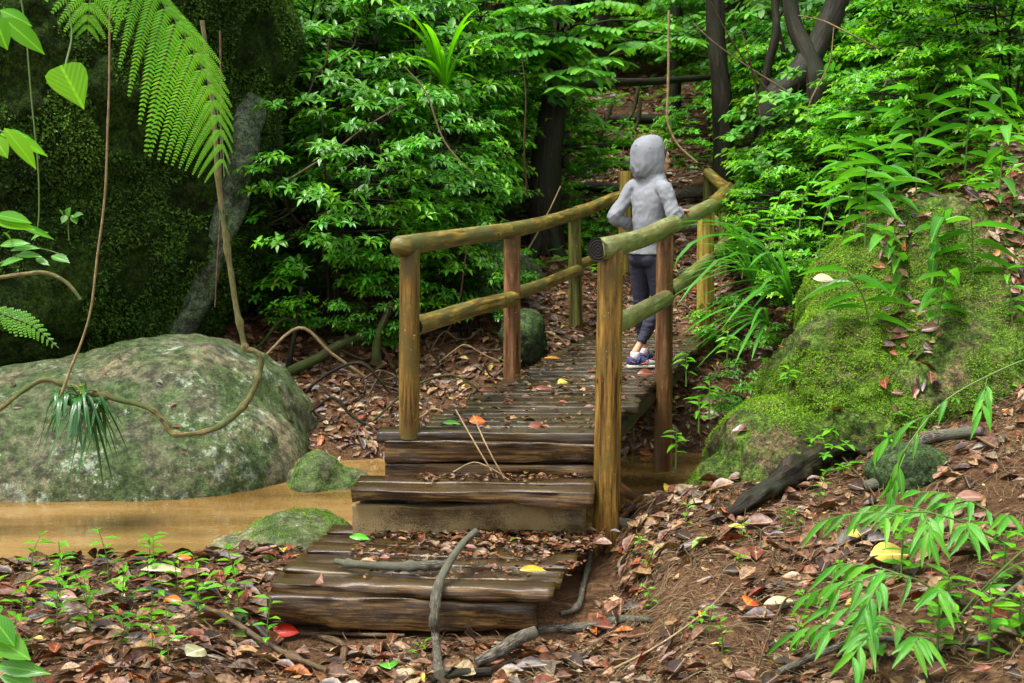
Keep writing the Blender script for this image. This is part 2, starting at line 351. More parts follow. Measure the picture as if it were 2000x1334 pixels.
M['plank'] = m_plank('wet_plank', [(.008, .004, .002), (.05, .026, .009), (.17, .095, .026)], (.062, .044, .015), .22)
M['deck'] = m_plank('deck_plank', [(.010, .006, .003), (.04, .024, .010), (.10, .066, .028)], (.068, .052, .022), .22)
M['grit'] = m_plank('gritty_plank', [(.012, .008, .004), (.06, .038, .014), (.11, .075, .03)], (.10, .08, .03), .6, gr=(.20, .14, .055))
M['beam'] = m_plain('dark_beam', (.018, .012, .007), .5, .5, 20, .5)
M['bark'] = m_log('dark_bark', [(.003, .002, .001), (.016, .011, .006), (.045, .032, .018)], .6, (26, 3, 1), .9, (.016, .020, .006), spec=.2)
M['barkm'] = m_log('mossy_bark', [(.012, .012, .004), (.05, .05, .014), (.11, .10, .035)], .7, (26, 4, 1), .9, (.05, .075, .015), spec=.2)
M['twig'] = m_log('twig_bark', [(.02, .012, .006), (.075, .045, .02), (.16, .10, .05)], .6, (150, 16, 1), .5)
M['pale'] = m_log('pale_twig', [(.10, .07, .03), (.25, .17, .08), (.38, .28, .15)], .55, (150, 16, 1), .5)
M['liana'] = m_log('liana_bark', [(.06, .045, .015), (.20, .16, .05), (.34, .29, .12)], .6, (150, 18, 1), .9, (.10, .15, .03))
M['grey'] = m_log('lichen_grey_bark', [(.02, .017, .013), (.075, .064, .048), (.27, .235, .18)], .6, (130, 24, 1), .9, (.15, .15, .10), spec=.2)
M['black'] = m_plain('wet_black_wood', (.02, .018, .02), .3, .5, 30, .6)
M['stem'] = m_plain('green_stem', (.09, .16, .03), .5)
M['darkstem'] = m_plain('dark_stem', (.03, .022, .01), .6)
M['leafA'] = m_leaf('shrub_leaf', (.028, .135, .007), (.08, .31, .018), .25, .3)
M['leafB'] = m_leaf('broad_leaf', (.05, .19, .018), (.10, .34, .04), .36, .3)
M['leafC'] = m_leaf('undergrowth_leaf', (.045, .19, .008), (.12, .40, .018), .25, .38)
M['leafD'] = m_leaf('strap_leaf', (.035, .16, .012), (.09, .32, .03), .3, .4, .3)
M['leafK'] = m_leaf('dark_strap_leaf', (.01, .07, .008), (.025, .14, .015), .2, .2)
M['leafY'] = m_leaf('lit_leaf', (.055, .24, .005), (.13, .40, .008), .5, .5, .15)
M['canopy'] = m_leaf('canopy_leaf', (.05, .15, .012), (.10, .27, .02), .35, .45)
M['litter'] = m_litter('leaf_litter', .42)
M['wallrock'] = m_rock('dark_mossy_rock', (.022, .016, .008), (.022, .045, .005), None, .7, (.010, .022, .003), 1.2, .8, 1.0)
M['slab'] = m_rock('lit_edge_rock', (.075, .08, .06), (.10, .13, .08), None, .5, (.05, .08, .03), 5, .85, .8)  # paler than the wall: the light on its edge is in this colour
M['greenrock'] = m_rock('green_boulder', (.14, .135, .08), (.085, .125, .045), (.36, .42, .30), .42, (.07, .11, .035), 1.3, .75, 1.0, stain=(.27, .23, .13), gc=.28)
M['pebble'] = m_plain('pebble', (.38, .27, .16), .4, .3, 30, .3)
M['mossrock'] = m_rock('moss_covered_rock', (.11, .08, .04), (.08, .14, .016), None, .45, (.05, .10, .008), 2.2, .9, 1.0)
M['farrock'] = m_rock('far_rock', (.06, .06, .045), (.035, .06, .02), None, .6, (.03, .06, .012), 3, .85, .8)
M['moss'] = m_leaf('moss_blade', (.085, .20, .008), (.19, .35, .018), .8, .3, .2, 4)
# ------------------------------------------------------------------ ground and water
def axis(lo, flo, fhi, hi, step, grow=1.16):
    a = list(np.arange(flo, fhi, step)); s = step; x = flo
    while x > lo: s *= grow; x -= s; a.insert(0, x)
    s = step; x = a[-1]
    while x < hi: s *= grow; x += s; a.append(x)
    return np.array(a)
gx = axis(-90, -4.2, 4.6, 90, .045); gy = axis(-60, 4.3, 14.0, 110, .045, 1.05)
X, Y = np.meshgrid(gx, gy); Z = T(X, Y); nx, ny = len(gx), len(gy)
me = bpy.data.meshes.new('ground')
vs = np.stack([X, Y, Z], -1).reshape(-1, 3)
I = (np.arange(ny - 1)[:, None] * nx + np.arange(nx - 1)[None]).ravel()
q = np.stack([I, I + 1, I + nx + 1, I + nx], 1)
me.vertices.add(len(vs)); me.vertices.foreach_set('co', vs.astype(np.float32).ravel())
me.loops.add(q.size); me.loops.foreach_set('vertex_index', q.astype(np.int32).ravel())
me.polygons.add(len(q)); me.polygons.foreach_set('loop_start', (np.arange(len(q)) * 4).astype(np.int32)); me.polygons.foreach_set('use_smooth', np.ones(len(q), bool))
me.materials.append(M['soil']); me.update(calc_edges=True); me.validate()
tag(link('ground', me), kind='structure')
mb = MB(); wx = np.linspace(-9, 3.2, 60); wy = np.linspace(6.6, 11.2, 30)
mb.add([(x, y, WATER_Z) for y in wy for x in wx], [(j * 60 + i, j * 60 + i + 1, (j + 1) * 60 + i + 1, (j + 1) * 60 + i) for j in range(29) for i in range(59)])
tag(mb.build('creek_water', M['water']), kind='structure')

# ------------------------------------------------------------------ planks
def plank_mesh(name, L, D, H, mat, seed=0, wav=.012, tilt=0.0, round_=0.25, n=36, endcut=0.0):
    """board along local x, its top at z=0, front at y=0, depth D to +y"""
    mb = MB(); rs = random.Random(seed); k = seed * 3.7 + .5
    prof = [(0, -H * .16), (D * .012, -H * .05), (D * .04, 0), (D * .5, 0), (D * .96, 0), (D * .988, -H * .05), (D, -H * .16), (D, -H * .75), (D * .97, -H), (D * .5, -H), (D * .03, -H), (0, -H * .93), (-D * .01, -H * .5)]
    m = len(prof); vs = []; 
    for i in range(n + 1):
        x = L * (i / n - .5)
        for j, (y, z) in enumerate(prof):
            edge = wav * mnoise.noise(Vector((x * 2.2, k, j * .25))) + wav * .5 * mnoise.noise(Vector((x * 8, k, j * .6)))
            top = z > -H * .5
            dy = edge * (1.0 if y < D * .05 else .8 if y > D * .95 else .2)
            dz = (edge * 1.3 if (not top) else wav * .55 * mnoise.noise(Vector((x * 2.5, k + 9, j * .4)))) + tilt * (y - D / 2)
            ex = 0
            if i in (0, n): ex = (1 if i == 0 else -1) * (.004 + endcut * (-z / H))
            vs.append((x + ex, y + dy, z + dz))
    fs = [(i * m + j, i * m + (j + 1) % m, (i + 1) * m + (j + 1) % m, (i + 1) * m + j) for i in range(n) for j in range(m)]
    fs = [tuple(reversed(f)) for f in fs]
    fs.append(tuple(range(m))); fs.append(tuple(reversed(range(n * m, n * m + m))))
    mb.add(vs, fs)
    me = mb.mesh(name, mat, smooth=True)
    for p in me.polygons:
        if len(p.vertices) > 4: p.use_smooth = False
    return me
def put(parent, name, me, a, b, dz=0.0):
    """places a board mesh so that its front top edge runs from world point a to b"""
    o = link(name, me, parent); mid = (a + b) / 2; v = b - a
    pl = parent.matrix_world.translation if parent else Vector()
    o.location = Vector((mid.x, mid.y, mid.z + dz)) - Vector(parent.location)
    o.rotation_euler = (0, -math.atan2(v.z, math.hypot(v.x, v.y)), math.atan2(v.y, v.x)); return o

# footbridge: axis leans right as it goes away
A0 = flat(820, 842, 0); A1 = flat(1181, 849, 0)      # front corners of the walking deck
SL = 0.275
bridge = empty('footbridge', (0.0, 7.5, -0.1), 'narrow wooden footbridge with round log handrails and leaf strewn planks crossing the creek', 'bridge')
BO = Vector(bridge.location)
DY0 = (A0.y + A1.y) / 2; LX0 = A0.x - .02; RX0 = A1.x
def deck_x(y): return LX0 + SL * (y - DY0), RX0 + SL * (y - DY0)
meshes = [plank_mesh('plank', 1.11, .118, .05, M['deck'], 50 + i, .010) for i in range(9)]
meshes_w = [plank_mesh('plank', 1.40, .175, .055, M['deck'], 80 + i, .012) for i in range(3)]
y = DY0 + .02; i = 0; rr = random.Random(4)
while y < 13.35:
    xl, xr = deck_x(y); j = rr.uniform(-.018, .018); sh = rr.uniform(-.05, .05) + (.035 if y > 9.75 else 0)
    z = rr.uniform(-.006, .004) + (0.0 if y < 9.7 else .012)
    a = Vector((xl + sh - (.02 if y < 9.7 else 0), y, z)); b = Vector((xr + sh, y + j, z + rr.uniform(-.004, .004)))
    if i == 0: a.x = LX0 - .10; 
    o = put(bridge, 'plank', meshes_w[0] if i == 0 else rr.choice(meshes), a, b)
    if i == 0: y += .06
    y += rr.choice([.128, .132, .142]); i += 1
# upper deck, one step higher
ym = y
rz = .30
bx = deck_x(ym)
put(bridge, 'riser_board', plank_mesh('riser_board', 1.3, .06, .24, M['plank'], 31, .01), V(bx[0] - .05, ym - .04, rz - .06), V(bx[1] + .1, ym - .04, rz - .06))
while y < 15.2:
    xl, xr = deck_x(y); o = put(bridge, 'plank', rr.choice(meshes), V(xl, y, rz), V(xr, y, rz)); y += .132
# side beams under the planks
for (x0, x1, zz) in ((LX0 + .1, LX0 + .1, 0), (RX0 - .1, RX0 - .1, 0)):
    mb = MB()
    pts = [V(x0 + SL * (yy - DY0), yy, -.135 + .01 * math.sin(yy * 3)) - BO for yy in np.linspace(DY0 + .1, 13.3, 24)]
    tube(mb, pts, .075, 10, .12, mi=0); mb.build('support_beam', M['beam'], bridge)
def log(name, pts, rad, mat, parent, seg=20, wob=.05, n=10, seed=0, end=True, wf=3.0):
    if name != 'post': rad = [r_ * .93 for r_ in rad]
    mb = MB(); C = crom([tuple(p) for p in pts], n)
    off = Vector(parent.location) if parent else Vector()
    tube(mb, [Vector(c) - off for c in C], rad, seg, wob, True, 0, 1 if end else 0, seed, wf)
    me = mb.mesh(name, [mat, M['logend']]); return link(name, me, parent)
def post(px_top, py_top, base, r0, r1, mat, zb, ztop=None, seed=0, lean=0.0):
    Yb = base.y
    top = at(px_top, py_top, Yb)
    pts = [(base.x, Yb, zb), (base.x * .6 + top.x * .4, Yb, zb * .6 + top.z * .4), (top.x, Yb + lean, top.z)]
    return log('post', pts, [r1, (r0 + r1) / 2 * 1.01, r0], mat, bridge, 22, .05, 8, seed)
L1 = flat(799, 842, 0); L2 = flat(1000, 732, 0); L3 = flat(1128, 649, 0)
L4 = at(1221, 440, 13.9)
R1 = flat(1184, 852, 0); R2 = flat(1297, 742, 0); R3 = flat(1378, 662, 0); R4 = at(1417, 470, 13.75)
post(800, 486, L1, .058, .060, M['post'], -.04, seed=1)
post(1000, 456, L2, .062, .064, M['postr'], -.9, seed=2)
post(1122, 424, L3, .060, .068, M['postg'], -.7, seed=3)
post(1221, 334, L4, .062, .07, M['posty'], -.35, seed=4)
post(1193, 488, R1, .072, .078, M['post'], -.85, seed=5)
post(1299, 458, R2, .060, .066, M['postr'], -.66, seed=6)
post(1379, 405, R3, .075, .082, M['posty'], -.9, seed=7)
post(1419, 372, R4, .075, .08, M['postg'], -.5, seed=8)
post(1386, 340, at(1386, 470, 14.9), .07, .075, M['postg'], -.2, seed=9)
# top rails
log('handrail', [at(776, 482, L1.y - .10), at(800, 478, L1.y), at(900, 463, (L1.y + L2.y) / 2), at(1000, 449, L2.y), at(1060, 436, (L2.y + L3.y) / 2), at(1124, 417, L3.y)], [.065, .062, .060, .062, .060, .063], M['rail'], bridge, 22, .05, 8, 11)
log('handrail', [at(1122, 417, L3.y - .02), at(1160, 404, L3.y + .6), at(1190, 391, L3.y + 1.2), at(1236, 375, L4.y + .1)], [.066, .062, .064, .06], M['rail'], bridge, 20, .05, 8, 12)
log('handrail', [at(1168, 488, R1.y - .12), at(1185, 485, R1.y), at(1225, 474, R1.y + .85), at(1262, 462, R1.y + 1.5), at(1303, 443, R2.y + .1), at(1345, 424, R2.y + 1.1), at(1392, 400, R3.y + .3)], [.072, .070, .068, .068, .070, .066, .07], M['railg'], bridge, 24, .05, 8, 13)
log('handrail', [at(1388, 402, R3.y + .2), at(1404, 391, R3.y + .9), at(1423, 370, R4.y + .1)], [.078, .08, .082], M['rail'], bridge, 20, .06, 8, 14)
log('handrail', [at(1424, 372, R4.y), at(1404, 357, R4.y + .55), at(1383, 338, R4.y + 1.1)], [.07, .066, .064], M['rail'], bridge, 18, .06, 8, 15)
# lower rails
log('lower_rail', [at(806, 638, L1.y + .03), at(860, 622, L1.y + .7), at(930, 600, L1.y + 1.35), at(1003, 583, L2.y - .02)], [.062, .060, .060, .058], M['rail'], bridge, 20, .07, 8, 16)
log('lower_rail', [at(1004, 574, L2.y + .03), at(1060, 556, L2.y + 1.), at(1128, 528, L3.y - .03)], [.055, .052, .055], M['rail'], bridge, 18, .07, 8, 17)
log('lower_rail', [at(1126, 520, L3.y), at(1170, 500, L3.y + .9), at(1222, 470, L4.y)], [.05, .05, .05], M['rail'], bridge, 16, .07, 8, 18)
log('lower_rail', [at(1196, 636, R1.y + .05), at(1240, 615, R1.y + .9), at(1301, 583, R2.y - .05)], [.064, .062, .062], M['railg'], bridge, 20, .07, 8, 19)
log('lower_rail', [at(1303, 573, R2.y + .05), at(1340, 545, R2.y + 1.0), at(1385, 506, R3.y)], [.062, .06, .06], M['railg'], bridge, 18, .07, 8, 20)
log('lower_rail', [at(1386, 506, R3.y), at(1402, 492, R3.y + .9), at(1425, 470, R4.y)], [.07, .072, .07], M['railg'], bridge, 18, .07, 8, 21)
log('lower_rail', [at(1421, 454, R4.y), at(1404, 436, R4.y + .55), at(1385, 420, R4.y + 1.1)], [.05, .05, .05], M['railg'], bridge, 14, .07, 8, 22)

# entry steps
steps = empty('plank_steps', (-.4, 6.9, -.7), 'three broad wet plank steps leading up to the footbridge', 'steps')
def board(name, a, b, D, H, mat, seed, **kw):
    L = (b - a).length; return put(steps, name, plank_mesh(name, L, D, H, mat, seed, **kw), a, b)
def ln(p1, z1, p2, z2=None): return flat(*p1, z1), flat(*p2, z2 if z2 is not None else z1)
# risers under the deck
Yr = DY0 - .01
def rb(name, pl, pr, Yd, D, H, mat, seed, **kw): return board(name, at(*pl, Yd), at(*pr, Yd), D, H, mat, seed, **kw)
rb('riser_board', (750, 862), (1178, 867), Yr, .08, .115, M['plank'], 1, wav=.02)
rb('riser_board', (751, 905), (1176, 910), Yr + .01, .08, .11, M['plank'], 2, wav=.016)
# middle tread: two planks
zt = -.255
a, b = flat(683, 956, zt), flat(1163, 963, zt); Ym = a.y
board('tread_plank', a, b, .17, .07, M['plank'], 3, wav=.016, endcut=.01)
board('tread_plank', V(a.x + .01, a.y + .185, zt + .004), V(b.x + .01, b.y + .185, zt + .004), .15, .06, M['plank'], 4, wav=.01)
rb('riser_board', (686, 989), (1146, 983), Ym + .035, .08, .168, M['grit'], 5, wav=.026)
rb('riser_board', (690, 1036), (1150, 1032), Ym + .12, .07, .12, M['plank'], 6, wav=.01)
# lower platform: six planks
zl = -.515; a, b = flat(525, 1131, zl), flat(1083, 1152, zl); Yl = (a.y + b.y) / 2
yy = 0; x = 0; gap = (Ym + .1 - Yl) / 5.5
for k in range(6):
    board('tread_plank', V(a.x + x * .7, a.y + yy, zl - .02 + .012 * (k % 2)), V(b.x + x, b.y + yy, zl - .016 + .012 * ((k + 1) % 2)), gap * (.94 if k % 2 else .9), .05, M['plank'], 7 + k, wav=.016, endcut=.012)
    yy += gap; x += .045
rb('riser_board', (519, 1165), (1050, 1180), Yl - .02, .09, .138, M['plank'], 14, wav=.02)
# hidden bearers so that nothing floats
for xx in (-.8, -.1, .10):
    mb = MB(); tube(mb, [V(xx - .1, Yl + .15, -.63) - Vector(steps.location), V(xx + .2, Ym + .15, -.63) - Vector(steps.location)], .055, 8, .1); mb.build('support_beam', M['beam'], steps)
    mb = MB(); tube(mb, [V(xx + .25, Ym + .1, -.38) - Vector(steps.location), V(xx + .25, DY0 + .1, -.38) - Vector(steps.location)], .05, 8, .1); mb.build('support_beam', M['beam'], steps)

for (p0, p1, yy, zz, hh) in ((752, 1170, Yr + .10, -.05, .28), (700, 1140, Ym + .16, -.31, .28), (540, 1040, Yl + .12, -.57, .2)):  # dark sheets added behind the boards to paint the shade in the gaps
    q0, q1 = at(p0, 900, yy), at(p1, 900, yy); board('gap_shade_board', V(q0.x, yy, zz), V(q1.x, yy, zz), .03, hh, M['beam'], 30, wav=.002)

# ------------------------------------------------------------------ rocks
def blob(name, c, ells, mat, label, cat='boulder', sub=5, amp=.06, fr=1.6, seed=0, fine=.012, power=1.0, group=None, K=None):
    """star-shaped rock: along each ray from c the farthest exit of a set of ellipsoids (centre, radii), worn by noise"""
    import bmesh
    bm = bmesh.new(); bmesh.ops.create_icosphere(bm, subdivisions=sub, radius=1.0)
    D = np.array([v.co[:] for v in bm.verts]); D /= np.linalg.norm(D, axis=1, keepdims=True)
    acc = np.zeros(len(D)); K = K or 9.0 / min(1.0, sum(min(r_) for _, r_ in ells) / len(ells)) ** 1.3
    for (e, r) in ells:
        o = (np.array(c) - np.array(e)) / np.array(r); d = D / np.array(r)
        A = (d * d).sum(1); B = 2 * (d * o).sum(1); Cc = (o * o).sum() - 1
        disc = B * B - 4 * A * Cc; t = np.where(disc > 0, (-B + np.sqrt(np.maximum(disc, 0))) / (2 * A), 0); t = np.maximum(t, 0)
        acc += np.exp(np.minimum(t * K, 60))
    R = np.log(acc) / K
    for v, d, r in zip(bm.verts, D, R):
        p = Vector(d) * float(r); w = (p + Vector(c)) * fr + Vector((seed * 3.1, seed, 0))
        n = mnoise.fractal(w, 1.0, 2.0, 4) * amp + mnoise.fractal(w * 7, 1.0, 2.0, 3) * fine
        v.co = p + Vector(d) * n
    me = bpy.data.meshes.new(name); bm.to_mesh(me); bm.free(); me.materials.append(mat)
    for p in me.polygons: p.use_smooth = True
    o = link(name, me, None, c); return tag(o, label, cat, group)
# green boulder standing in the creek
gb = blob('boulder', (-2.75, 10.3, -.75), [((-2.68, 10.45, -.85), (1.12, 1.25, 1.06)), ((-3.4, 10.1, -.9), (1.5, 1.25, .92)), ((-2.55, 9.9, -.8), (.98, .95, .68))], M['greenrock'],
          'large rounded green boulder with pale lichen spots in the muddy creek', 'boulder', 6, .09, 1.3, 1, .014)
p = at(618, 955, 9.45)
sb = blob('boulder', (p.x, p.y, -.8), [((p.x, p.y, -.8), (.22, .28, .27)), ((p.x + .16, p.y, -.82), (.28, .25, .17))], M['greenrock'], 'small green rock poking out of the creek beside the large rounded boulder', 'boulder', 5, .04, 4, 3, .008)
p = at(585, 1095, 8.0)
fb = blob('boulder', (p.x, p.y, -.85), [((p.x, p.y, -.85), (.36, .5, .25)), ((p.x - .3, p.y - .1, -.87), (.42, .4, .13))], M['greenrock'], 'low mossy rock at the near water edge left of the plank steps', 'boulder', 5, .05, 3, 5, .01)
# dark wall of rock, upper left
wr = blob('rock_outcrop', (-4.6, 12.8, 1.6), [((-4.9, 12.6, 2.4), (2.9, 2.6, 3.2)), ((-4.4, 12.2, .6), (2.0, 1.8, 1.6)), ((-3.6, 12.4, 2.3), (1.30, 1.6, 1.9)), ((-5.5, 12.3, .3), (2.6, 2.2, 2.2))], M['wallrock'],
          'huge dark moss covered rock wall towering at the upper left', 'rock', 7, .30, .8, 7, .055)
from mathutils.bvhtree import BVHTree
bv_ = BVHTree.FromPolygons([v.co.copy() for v in wr.data.vertices], [tuple(p.vertices) for p in wr.data.polygons]); mb = MB(); rib = []; yl_ = 11.2
for x_, y_ in ((490, 190), (484, 235), (476, 290), (464, 345), (448, 400), (430, 455), (408, 520), (380, 590), (350, 660)):
    h_ = bv_.ray_cast(cam.location - wr.location, ray(x_, y_).normalized())
    if h_[0]: yl_ = (h_[0] + wr.location).y
    rib.append(tuple(at(x_, y_, yl_ + .05)))
pc = Vector(rib[3])
tube(mb, [Vector(p) - pc for p in crom(rib, 8)], [.10, .14, .16, .16, .15, .13, .12, .12, .12], 40, .5, True, seed=4, wf=3.0)
tag(mb.build('lit_rock_rib', M['slab'], None, pc), 'narrow grey green rock rib painted pale as the lit right edge of the dark rock wall', 'rock')
# moss covered rock on the right bank
mr = blob('boulder', (2.35, 8.75, -.1), [((2.75, 8.55, -.4), (1.2, 1.1, 1.2)), ((2.9, 8.9, .5), (.95, .8, .8)), ((1.60, 8.0, -.6), (.46, .52, .72)), ((1.24, 7.85, -.85), (.24, .42, .62)), ((2.05, 8.3, .0), (.36, .5, .62)), ((3.5, 8.6, .1), (.9, 1.0, 1.1))], M['mossrock'],
          'big bright green moss covered rock on the right bank beside the bridge', 'boulder', 7, .085, 1.9, 11, .03, K=10)
p = at(1025, 655, 11.6)
blob('boulder', (p.x, p.y, p.z), [((p.x, p.y, p.z), (.2, .3, .24))], M['farrock'], 'round mossy rock on the far bank behind the second left bridge post', 'boulder', 5, .04, 4, 13)
p = at(960, 560, 13.2)
blob('boulder', (p.x, p.y, p.z - .1), [((p.x, p.y, p.z - .1), (.55, .5, .5)), ((p.x + .3, p.y, p.z - .5), (.4, .4, .4))], M['farrock'], 'broad shadowed rock seen between the left handrail and lower rail', 'boulder', 5, .10, 2, 15)
p = at(545, 520, 13.0)
blob('boulder', (p.x, p.y, p.z - .1), [((p.x, p.y, p.z - .1), (.42, .5, .4))], M['farrock'], 'dim rock behind the leafy shrub just right of the dark rock wall', 'boulder', 5, .08, 2, 17)
p = ground(1790, 935)
blob('boulder', (p.x, p.y, p.z + .02), [((p.x, p.y + .1, p.z), (.20, .2, .17))], M['farrock'], 'small brown stone with rootlets beside the dark branch on the right bank', 'stone', 4, .05, 5, 19)
# ------------------------------------------------------------------ person leaning on the right handrail
def cloth(name, c, fold=9.0, rough=.85, weave=350, mott=.18):
    m, t = nt(name); tc = N(t, 'ShaderNodeTexCoord'); o = tc.outputs['Object']
    n1 = noise(t, mapping(t, o, (1, 1, .45)), fold, 3, .5, 1.2); n2 = noise(t, o, weave, 2); n3 = noise(t, o, 5, 3)
    col = mixc(t, n2, tuple(v * (1 - mott) for v in c), tuple(min(1, v * (1 + mott)) for v in c)); col = mixc(t, ramp(t, n3, [(.4, (0, 0, 0)), (.65, (1, 1, 1))]), col, tuple(v * .82 for v in c))
    finish(t, col, rough, bump=mixc(t, .06, n1, n2), bstr=.35, bdist=.03, spec=.2); return m
M['hoodie'] = cloth('heather_grey_cloth', (.215, .225, .24)); M['legging'] = cloth('dark_grey_cloth', (.036, .036, .056), 7, .7, 400, .12)
m, t = nt('skin'); p_ = N(t, 'ShaderNodeBsdfPrincipled'); o_ = N(t, 'ShaderNodeOutputMaterial'); p_.inputs['Base Color'].default_value = (.60, .31, .20, 1)
p_.inputs['Roughness'].default_value = .5; p_.inputs['Subsurface Weight'].default_value = .15; p_.inputs['Subsurface Radius'].default_value = (.01, .004, .002); t.links.new(p_.outputs[0], o_.inputs[0]); M['skin'] = m
M['hair'] = m_log('dark_hair', [(.006, .004, .003), (.02, .012, .008), (.05, .03, .02)], .4)
M['navy'] = m_plain('navy_mesh_fabric', (.025, .045, .12), .7, .3, 300, .3); M['toe'] = m_plain('grey_green_suede', (.22, .24, .19), .8, .2, 200, .3)
M['coral'] = m_plain('coral_rubber', (.75, .18, .16), .5); M['sole'] = m_plain('pale_sole', (.55, .53, .45), .6, .2, 30, .3); M['sock'] = m_plain('white_pink_sock', (.75, .62, .66), .9, .1, 200, .2)
M['eye'] = m_plain('eye', (.02, .015, .012), .15, .1); M['lip'] = m_plain('lip', (.40, .14, .11), .5, .1)
pb = flat(1255, 714, .02); PX, PY = pb.x, pb.y
person = empty('person', (PX, PY, .014), 'person in a pale grey hoodie and dark leggings leaning on the right handrail', 'person')
th = math.radians(47); Fd = V(math.sin(th), math.cos(th), 0); Rd = V(math.cos(th), -math.sin(th), 0); UZ = V(0, 0, 1)
def loft(mb, rings, seg=28, pw=2.0, mi=0):
    vs = []; 
    for (c, a, b) in rings:
        for k in range(seg):
            an = 2 * math.pi * k / seg; ca, sa = math.cos(an), math.sin(an)
            ca = math.copysign(abs(ca) ** (2 / pw), ca); sa = math.copysign(abs(sa) ** (2 / pw), sa)
            vs.append(Vector(c) + Vector(a) * ca + Vector(b) * sa)
    n = len(rings)
    fs = [(i * seg + k, i * seg + (k + 1) % seg, (i + 1) * seg + (k + 1) % seg, (i + 1) * seg + k) for i in range(n - 1) for k in range(seg)]
    fs += [tuple(reversed(range(seg))), tuple(range((n - 1) * seg, n * seg))]
    mb.add(vs, fs, None, mi)
def ball(mb, c, ra, rb, rc, A=V(1, 0, 0), B=V(0, 1, 0), C=V(0, 0, 1), n=10, seg=20):
    rings = []
    for i in range(n + 1):
        ph = math.pi * (i / n - .5) * .985; rings.append((Vector(c) + C * rc * math.sin(ph), A * ra * math.cos(ph), B * rb * math.cos(ph)))
    loft(mb, rings, seg)
def fuse(name, mb, mat, parent, voxel=.007, smooth=6, disp=None):
    tmp = mb.build('tmp', mat); md = tmp.modifiers.new('r', 'REMESH'); md.mode = 'VOXEL'; md.voxel_size = voxel; md.use_smooth_shade = True
    if smooth: s = tmp.modifiers.new('s', 'SMOOTH'); s.iterations = smooth; s.factor = .5
    bpy.context.view_layer.update(); dg = bpy.context.evaluated_depsgraph_get()
    me = bpy.data.meshes.new_from_object(tmp.evaluated_get(dg)); me.name = name; bpy.data.objects.remove(tmp)
    if disp:
        nr = [v.normal.copy() for v in me.vertices]
        for v, nn_ in zip(me.vertices, nr): v.co += nn_ * disp(v.co)
    me.materials.clear(); me.materials.append(mat)
    for p in me.polygons: p.use_smooth = True
    return link(name, me, parent)
# joints (local, metres)
PEL = V(.03, 0, .87)
shR = V(.135, -.125, 1.335); shL = V(-.075, .12, 1.345)
elR = V(.205, -.175, 1.135); haR = elR + V(.065, .225, .035)
elL = V(-.215, .10, 1.13); haL = V(-.045, .20, 1.03)
hpR = V(.085, -.055, .84); knR = V(.125, -.02, .46); anR = V(-.065, -.085, .115)
hpL = V(-.02, .06, .84); knL = V(-.005, .12, .46); anL = V(.02, .15, .11)
HC = V(.042, .045, 1.562); hg = math.radians(72); G = V(math.sin(hg), math.cos(hg), 0); GS = V(math.cos(hg), -math.sin(hg), 0)
GT = (G + V(0, 0, -.06)).normalized()
def tor(z, off, rx, ry): return (V(PEL.x, PEL.y, 0) + Fd * off + UZ * z, Rd * rx, Fd * ry)
# body: one continuous skin surface
mb = MB()
loft(mb, [tor(.80, 0, .10, .09), tor(.90, 0, .115, .085), tor(1.03, .01, .10, .07), tor(1.2, .02, .125, .08), tor(1.32, .03, .12, .07), tor(1.38, .035, .06, .05), (HC - UZ * .12, Rd * .045, Fd * .045), (HC - UZ * .06, Rd * .045, Fd * .045)])
for hp, kn, an in ((hpR, knR, anR), (hpL, knL, anL)):
    tube(mb, crom([hp, hp.lerp(kn, .5), kn, kn.lerp(an, .35) - V(.012, .01, 0), kn.lerp(an, .8), an, an - UZ * .05], 5), [.062, .055, .034, .028, .027, .029, .032], 14)
def foot(mb, an, d):
    s = V(-d.y, d.x, 0); h = V(an.x, an.y, 0)
    loft(mb, [(h + d * t + UZ * z, s * w, UZ * hh) for t, z, w, hh in ((-.05, .04, .02, .025), (-.02, .05, .028, .04), (.04, .045, .03, .035), (.1, .035, .034, .024), (.16, .03, .03, .016), (.18, .028, .02, .01))])
dR = V(.97, .22, 0).normalized(); dL = V(.85, .52, 0).normalized()
foot(mb, anR, dR); foot(mb, anL, dL)
for sh, el, ha in ((shR, elR, haR), (shL, elL, haL)):
    tube(mb, crom([sh, sh.lerp(el, .5), el, el.lerp(ha, .4), ha], 5), [.040, .036, .033, .032, .023], 12)
def hand(mb, wr, d, palm_n, curl, side):
    """palm and five separate fingers; d = finger direction, palm_n = out of the back of the hand"""
    d = d.normalized(); s = palm_n.cross(d).normalized() * side; pn = palm_n.normalized()
    loft(mb, [(wr + d * -.01, s * .024, pn * .018), (wr + d * .02, s * .031, pn * .016), (wr + d * .055, s * .038, pn * .014), (wr + d * .085, s * .037, pn * .011)], 16)
    for k, L in enumerate((.066, .075, .070, .056)):
        b = wr + d * (.082 - .004 * abs(k - 1)) + s * (.028 - .0185 * k); p1 = b + d * L * .45 - pn * curl * .012
        p2 = p1 + d * L * .28 - pn * curl * .022; p3 = p2 + d * L * .12 - pn * curl * .024
        tube(mb, crom([b - d * .02, b, p1, p2, p3], 3), [.0095, .0095, .0088, .008, .0065], 10)
    tb = wr + d * .025 + s * .028; tube(mb, crom([tb - s * .012, tb + s * .012 + d * .012, tb + s * .024 + d * .035 - pn * .006, tb + s * .022 + d * .058 - pn * .012 * curl], 3), [.0115, .011, .010, .0075], 10)
hand(mb, haR, (haR - elR) + V(.02, 0, -.03), V(-.1, 0, 1), 1.3, -1)
hand(mb, haL, V(.75, .1, -.5), V(-.5, .3, .5), .9, 1)
